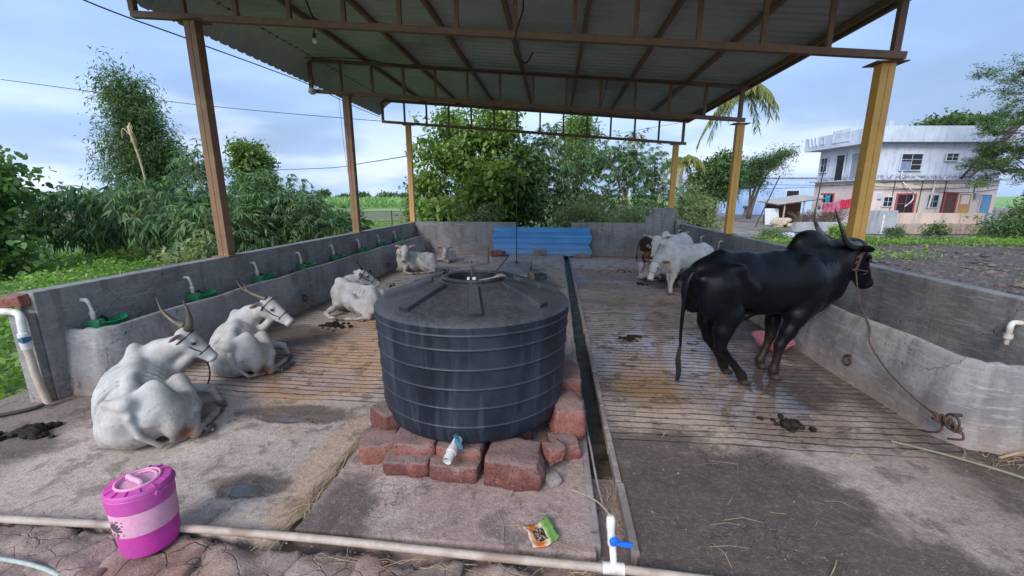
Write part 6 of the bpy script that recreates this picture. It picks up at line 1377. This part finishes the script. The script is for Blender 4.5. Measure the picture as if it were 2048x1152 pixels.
def cloth(name, label, p0, p1, dz, m, seed, par=None):
    b = B(); nx, nz = 14, 8; vs = []
    p0, p1 = Vector(p0), Vector(p1)
    for i in range(nx + 1):
        for j in range(nz + 1):
            q = p0.lerp(p1, i / nx); vs.append((q.x + .03 * math.sin(i * 1.9 + seed), q.y + .05 * math.sin(i * 1.3 + seed + j * .2), q.z - dz * j / nz - .08 * math.sin(math.pi * i / nx)))
    b.add(vs, [(i * (nz + 1) + j, (i + 1) * (nz + 1) + j, (i + 1) * (nz + 1) + j + 1, i * (nz + 1) + j + 1) for i in range(nx) for j in range(nz)])
    o = b.build(name, m, smooth=True, loc=tuple(p0)); o.modifiers.new('t', 'SOLIDIFY').thickness = .01; return tag(o, label, 'washing', 'washing hung at the side of the house')
A = lambda x, y, z: tuple(H.matrix_basis @ Vector((x, y, z)))
cloth('washing', 'bright pink cloth hung on the side wall of the house', A(-.35, 3.6, 1.5), A(-.35, 1.9, 1.7), .75, worn('pink_cloth', (.6, .12, .22), (.75, .3, .38), 3), 1)
cloth('washing', 'red cloth hung on the side wall nearest the yellow column', A(-.45, 1.8, 1.75), A(-.45, .9, 1.85), .6, worn('red_cloth', (.6, .02, .07), (.7, .05, .10), 3), 2)
cloth('washing', 'turquoise cloth hung in the side window of the house', A(-.2, 3.6, 2.05), A(-.2, 3.1, 2.05), .6, worn('turquoise_cloth', (.03, .28, .42), (.06, .36, .5), 3), 3)
cloth('washing', 'pale cloth hung in the side window of the house', A(-.2, 4.15, 2.05), A(-.2, 3.8, 2.05), .8, worn('pale_cloth', (.5, .5, .52), (.65, .65, .66), 3), 4)
# garden wall and its front
t = thing('garden_wall', Wp(18.3, 22, -.1), 'low garden wall before the house, grey cement at its left and cream at its right', 'wall', rz=YW)
kid(B().box(0, 1.75, 0, .2, 0, 1.22), 'grey_stretch', mgr, t, bevel=.015); kid(B().box(1.755, 6.3, .02, .2, 0, 1.08), 'cream_stretch', mc_, t, bevel=.015); kid(B().box(1.755, 6.3, -.12, .018, 0, .55), 'plinth', mat('worn_plinth', peel((.40, .30, .24), (.33, .25, .20), (.15, .12, .11))), t, bevel=.02)
kid(B().box(1.0, 1.06, -.03, -.002, 0, 1.0), 'pipe', M['pvc'], t)
t = thing('garden_wall', Wp(16.2, 23.2, -.1), 'low stone wall with brushwood on top left of the garden wall', 'wall', rz=YW)
kid(B().box(-.6, 2.0, 0, .3, 0, .55), 'stones', mgr, t, bevel=.05); b = B(); rr = random.Random(6)
for _ in range(260): x = rr.uniform(-.6, 2.0); a = rr.uniform(-.8, .8); l = rr.uniform(.3, .8); b.tube([(x, rr.uniform(0, .3), .5 + rr.uniform(0, .1)), (x + math.sin(a) * l * .5, rr.uniform(0, .3), .5 + l * .5), (x + math.sin(a * 1.5) * l, rr.uniform(0, .3), .5 + l * .8)], .012, 3, cap=False)
kid(b, 'brushwood', M['bark'], t)
# pale blue house and lean-to
t = thing('house', Wp(25.5, 45, -.1), 'pale blue single-storey house behind the lean-to, left of the two-storey house', 'house', rz=YW)
mb_ = mat('pale_blue_wall', peel((.36, .50, .74), (.42, .56, .80), (.26, .36, .56)))
kid(B().box(-1.2, 9, 0, 5, 0, 3.75), 'wall', mb_, t); kid(B().box(-1.35, 9.1, -.1, 5.1, 3.751, 3.86), 'roof_slab', mgr, t)
w_ = kid(B().box(3.3, 4.7, -.05, -.002, 1.45, 1.52).box(3.3, 4.7, -.05, -.002, 2.48, 2.55).box(3.3, 3.37, -.05, -.002, 1.52, 2.48).box(4.63, 4.7, -.05, -.002, 1.52, 2.48), 'window', M['pvc'], t); kid(B().box(3.37, 4.63, -.02, -.003, 1.52, 2.48), 'pane', mdark, w_)
t = thing('lean_to_shed', Wp(18.6, 30, -.1), 'ramshackle lean-to shed with a pale sheet roof and dark inside', 'shed', rz=YW)
kid(B().add([(-.6, -1.2, 1.32), (2.6, -1.2, 1.75), (2.6, 1.4, 2.0), (-.6, 1.4, 1.55)], [(0, 1, 2, 3)]).add([(-.6, -1.2, 1.38), (2.6, -1.2, 1.81), (2.6, 1.4, 2.06), (-.6, 1.4, 1.61)], [(0, 1, 2, 3)]), 'roof', worn('old_sheet', (.36, .32, .28), (.48, .44, .40), 3), t)
for x in (0, 1.3, 2.5): kid(B().tube([(x, -1.0, 0), (x, -1.0, 1.4 + x * .13)], .05, 8), 'post', M['pvcd'], t)
kid(B().box(0, 2.6, 1.2, 1.3, 0, 1.6), 'back_wall', mwood, t); kid(B().box(1.6, 2.6, -1.05, -.97, 0, 1.05), 'side_wall', mgr, t)
t = thing('board', Wp(18.0, 29.2, -.1), 'white board leaning beside the lean-to shed', 'board'); kid(B().bar((0, 0, 0), (0, .3, 1.1), .9, .04, (0, -1, 0)), 'board', worn('white_board', (.5, .55, .56), (.62, .66, .68), 4), t)
t = thing('pedestal', Wp(23.1, 42, -.1), 'small grey stone pedestal in front of the pale blue house', 'pedestal'); kid(B().lathe([(.25, 0), (.25, .15), (.14, .3), (.14, .7), (.28, .85), (.28, 1.0), (0, 1.0)], 14), 'pedestal', M['greystone'], t)
for k in range(9):
    rr = random.Random(k + 90); stone('sack', Wp(17.35 + rr.uniform(-.3, .8), 27.6 + rr.uniform(-.3, .3), .0 + .16 * (k % 3)), (.55, .4, .25), rr.uniform(0, 3), 200 + k, worn('buff_sack', (.42, .34, .23), (.55, .46, .34), 6), 'buff sack in the pile by the lean-to shed', 'sack', 'sacks piled by the lean-to shed', .03)
for k, (dx, dy, c, lb) in enumerate([(0, 0, (.35, .36, .40), 'pale grey rag on the rubbish heap behind the right wall'), (.35, .1, (.02, .10, .09), 'dark green rag on the rubbish heap behind the right wall'), (-.5, .1, (.10, .055, .05), 'brown bundle at the left of the rubbish heap'), (.9, 0, (.35, .14, .11), 'reddish rag at the right of the rubbish heap')]):
    q = Wp(13.1 + dx, 20.0 + dy, .0); stone('rag', q, (.62, .5, .26), .4 * k, 300 + k, worn('rag_%d' % k, c, tuple(min(1, e * 1.7) for e in c), 7), lb, 'rag', None, .05)
# poles and wires in front of the houses
for i, (la, Z, h_, lb) in enumerate([(15.6, 27.0, 3.2, 'leaning thin pole by the lean-to shed'), (19.6, 27.5, 4.0, 'thin pole before the side wall of the house')]):
    q = Wp(la, Z, -.1); t = thing('pole', q, lb, 'pole'); kid(B().tube([(0, 0, 0), (1.1 if i == 0 else .2, 0, h_)], .035, 6), 'pole', M['iron'], t)
cable('wire', 'upper sagging wire crossing in front of the two houses', [Wp(13, 30, 2.6), Wp(18, 29.6, 2.35), Wp(24, 25.4, 2.75)], .018)
cable('wire', 'lower sagging wire crossing in front of the two houses', [Wp(13, 30, 3.0), Wp(19, 28.6, 2.55), Wp(27.6, 25.2, 2.6)], .015)
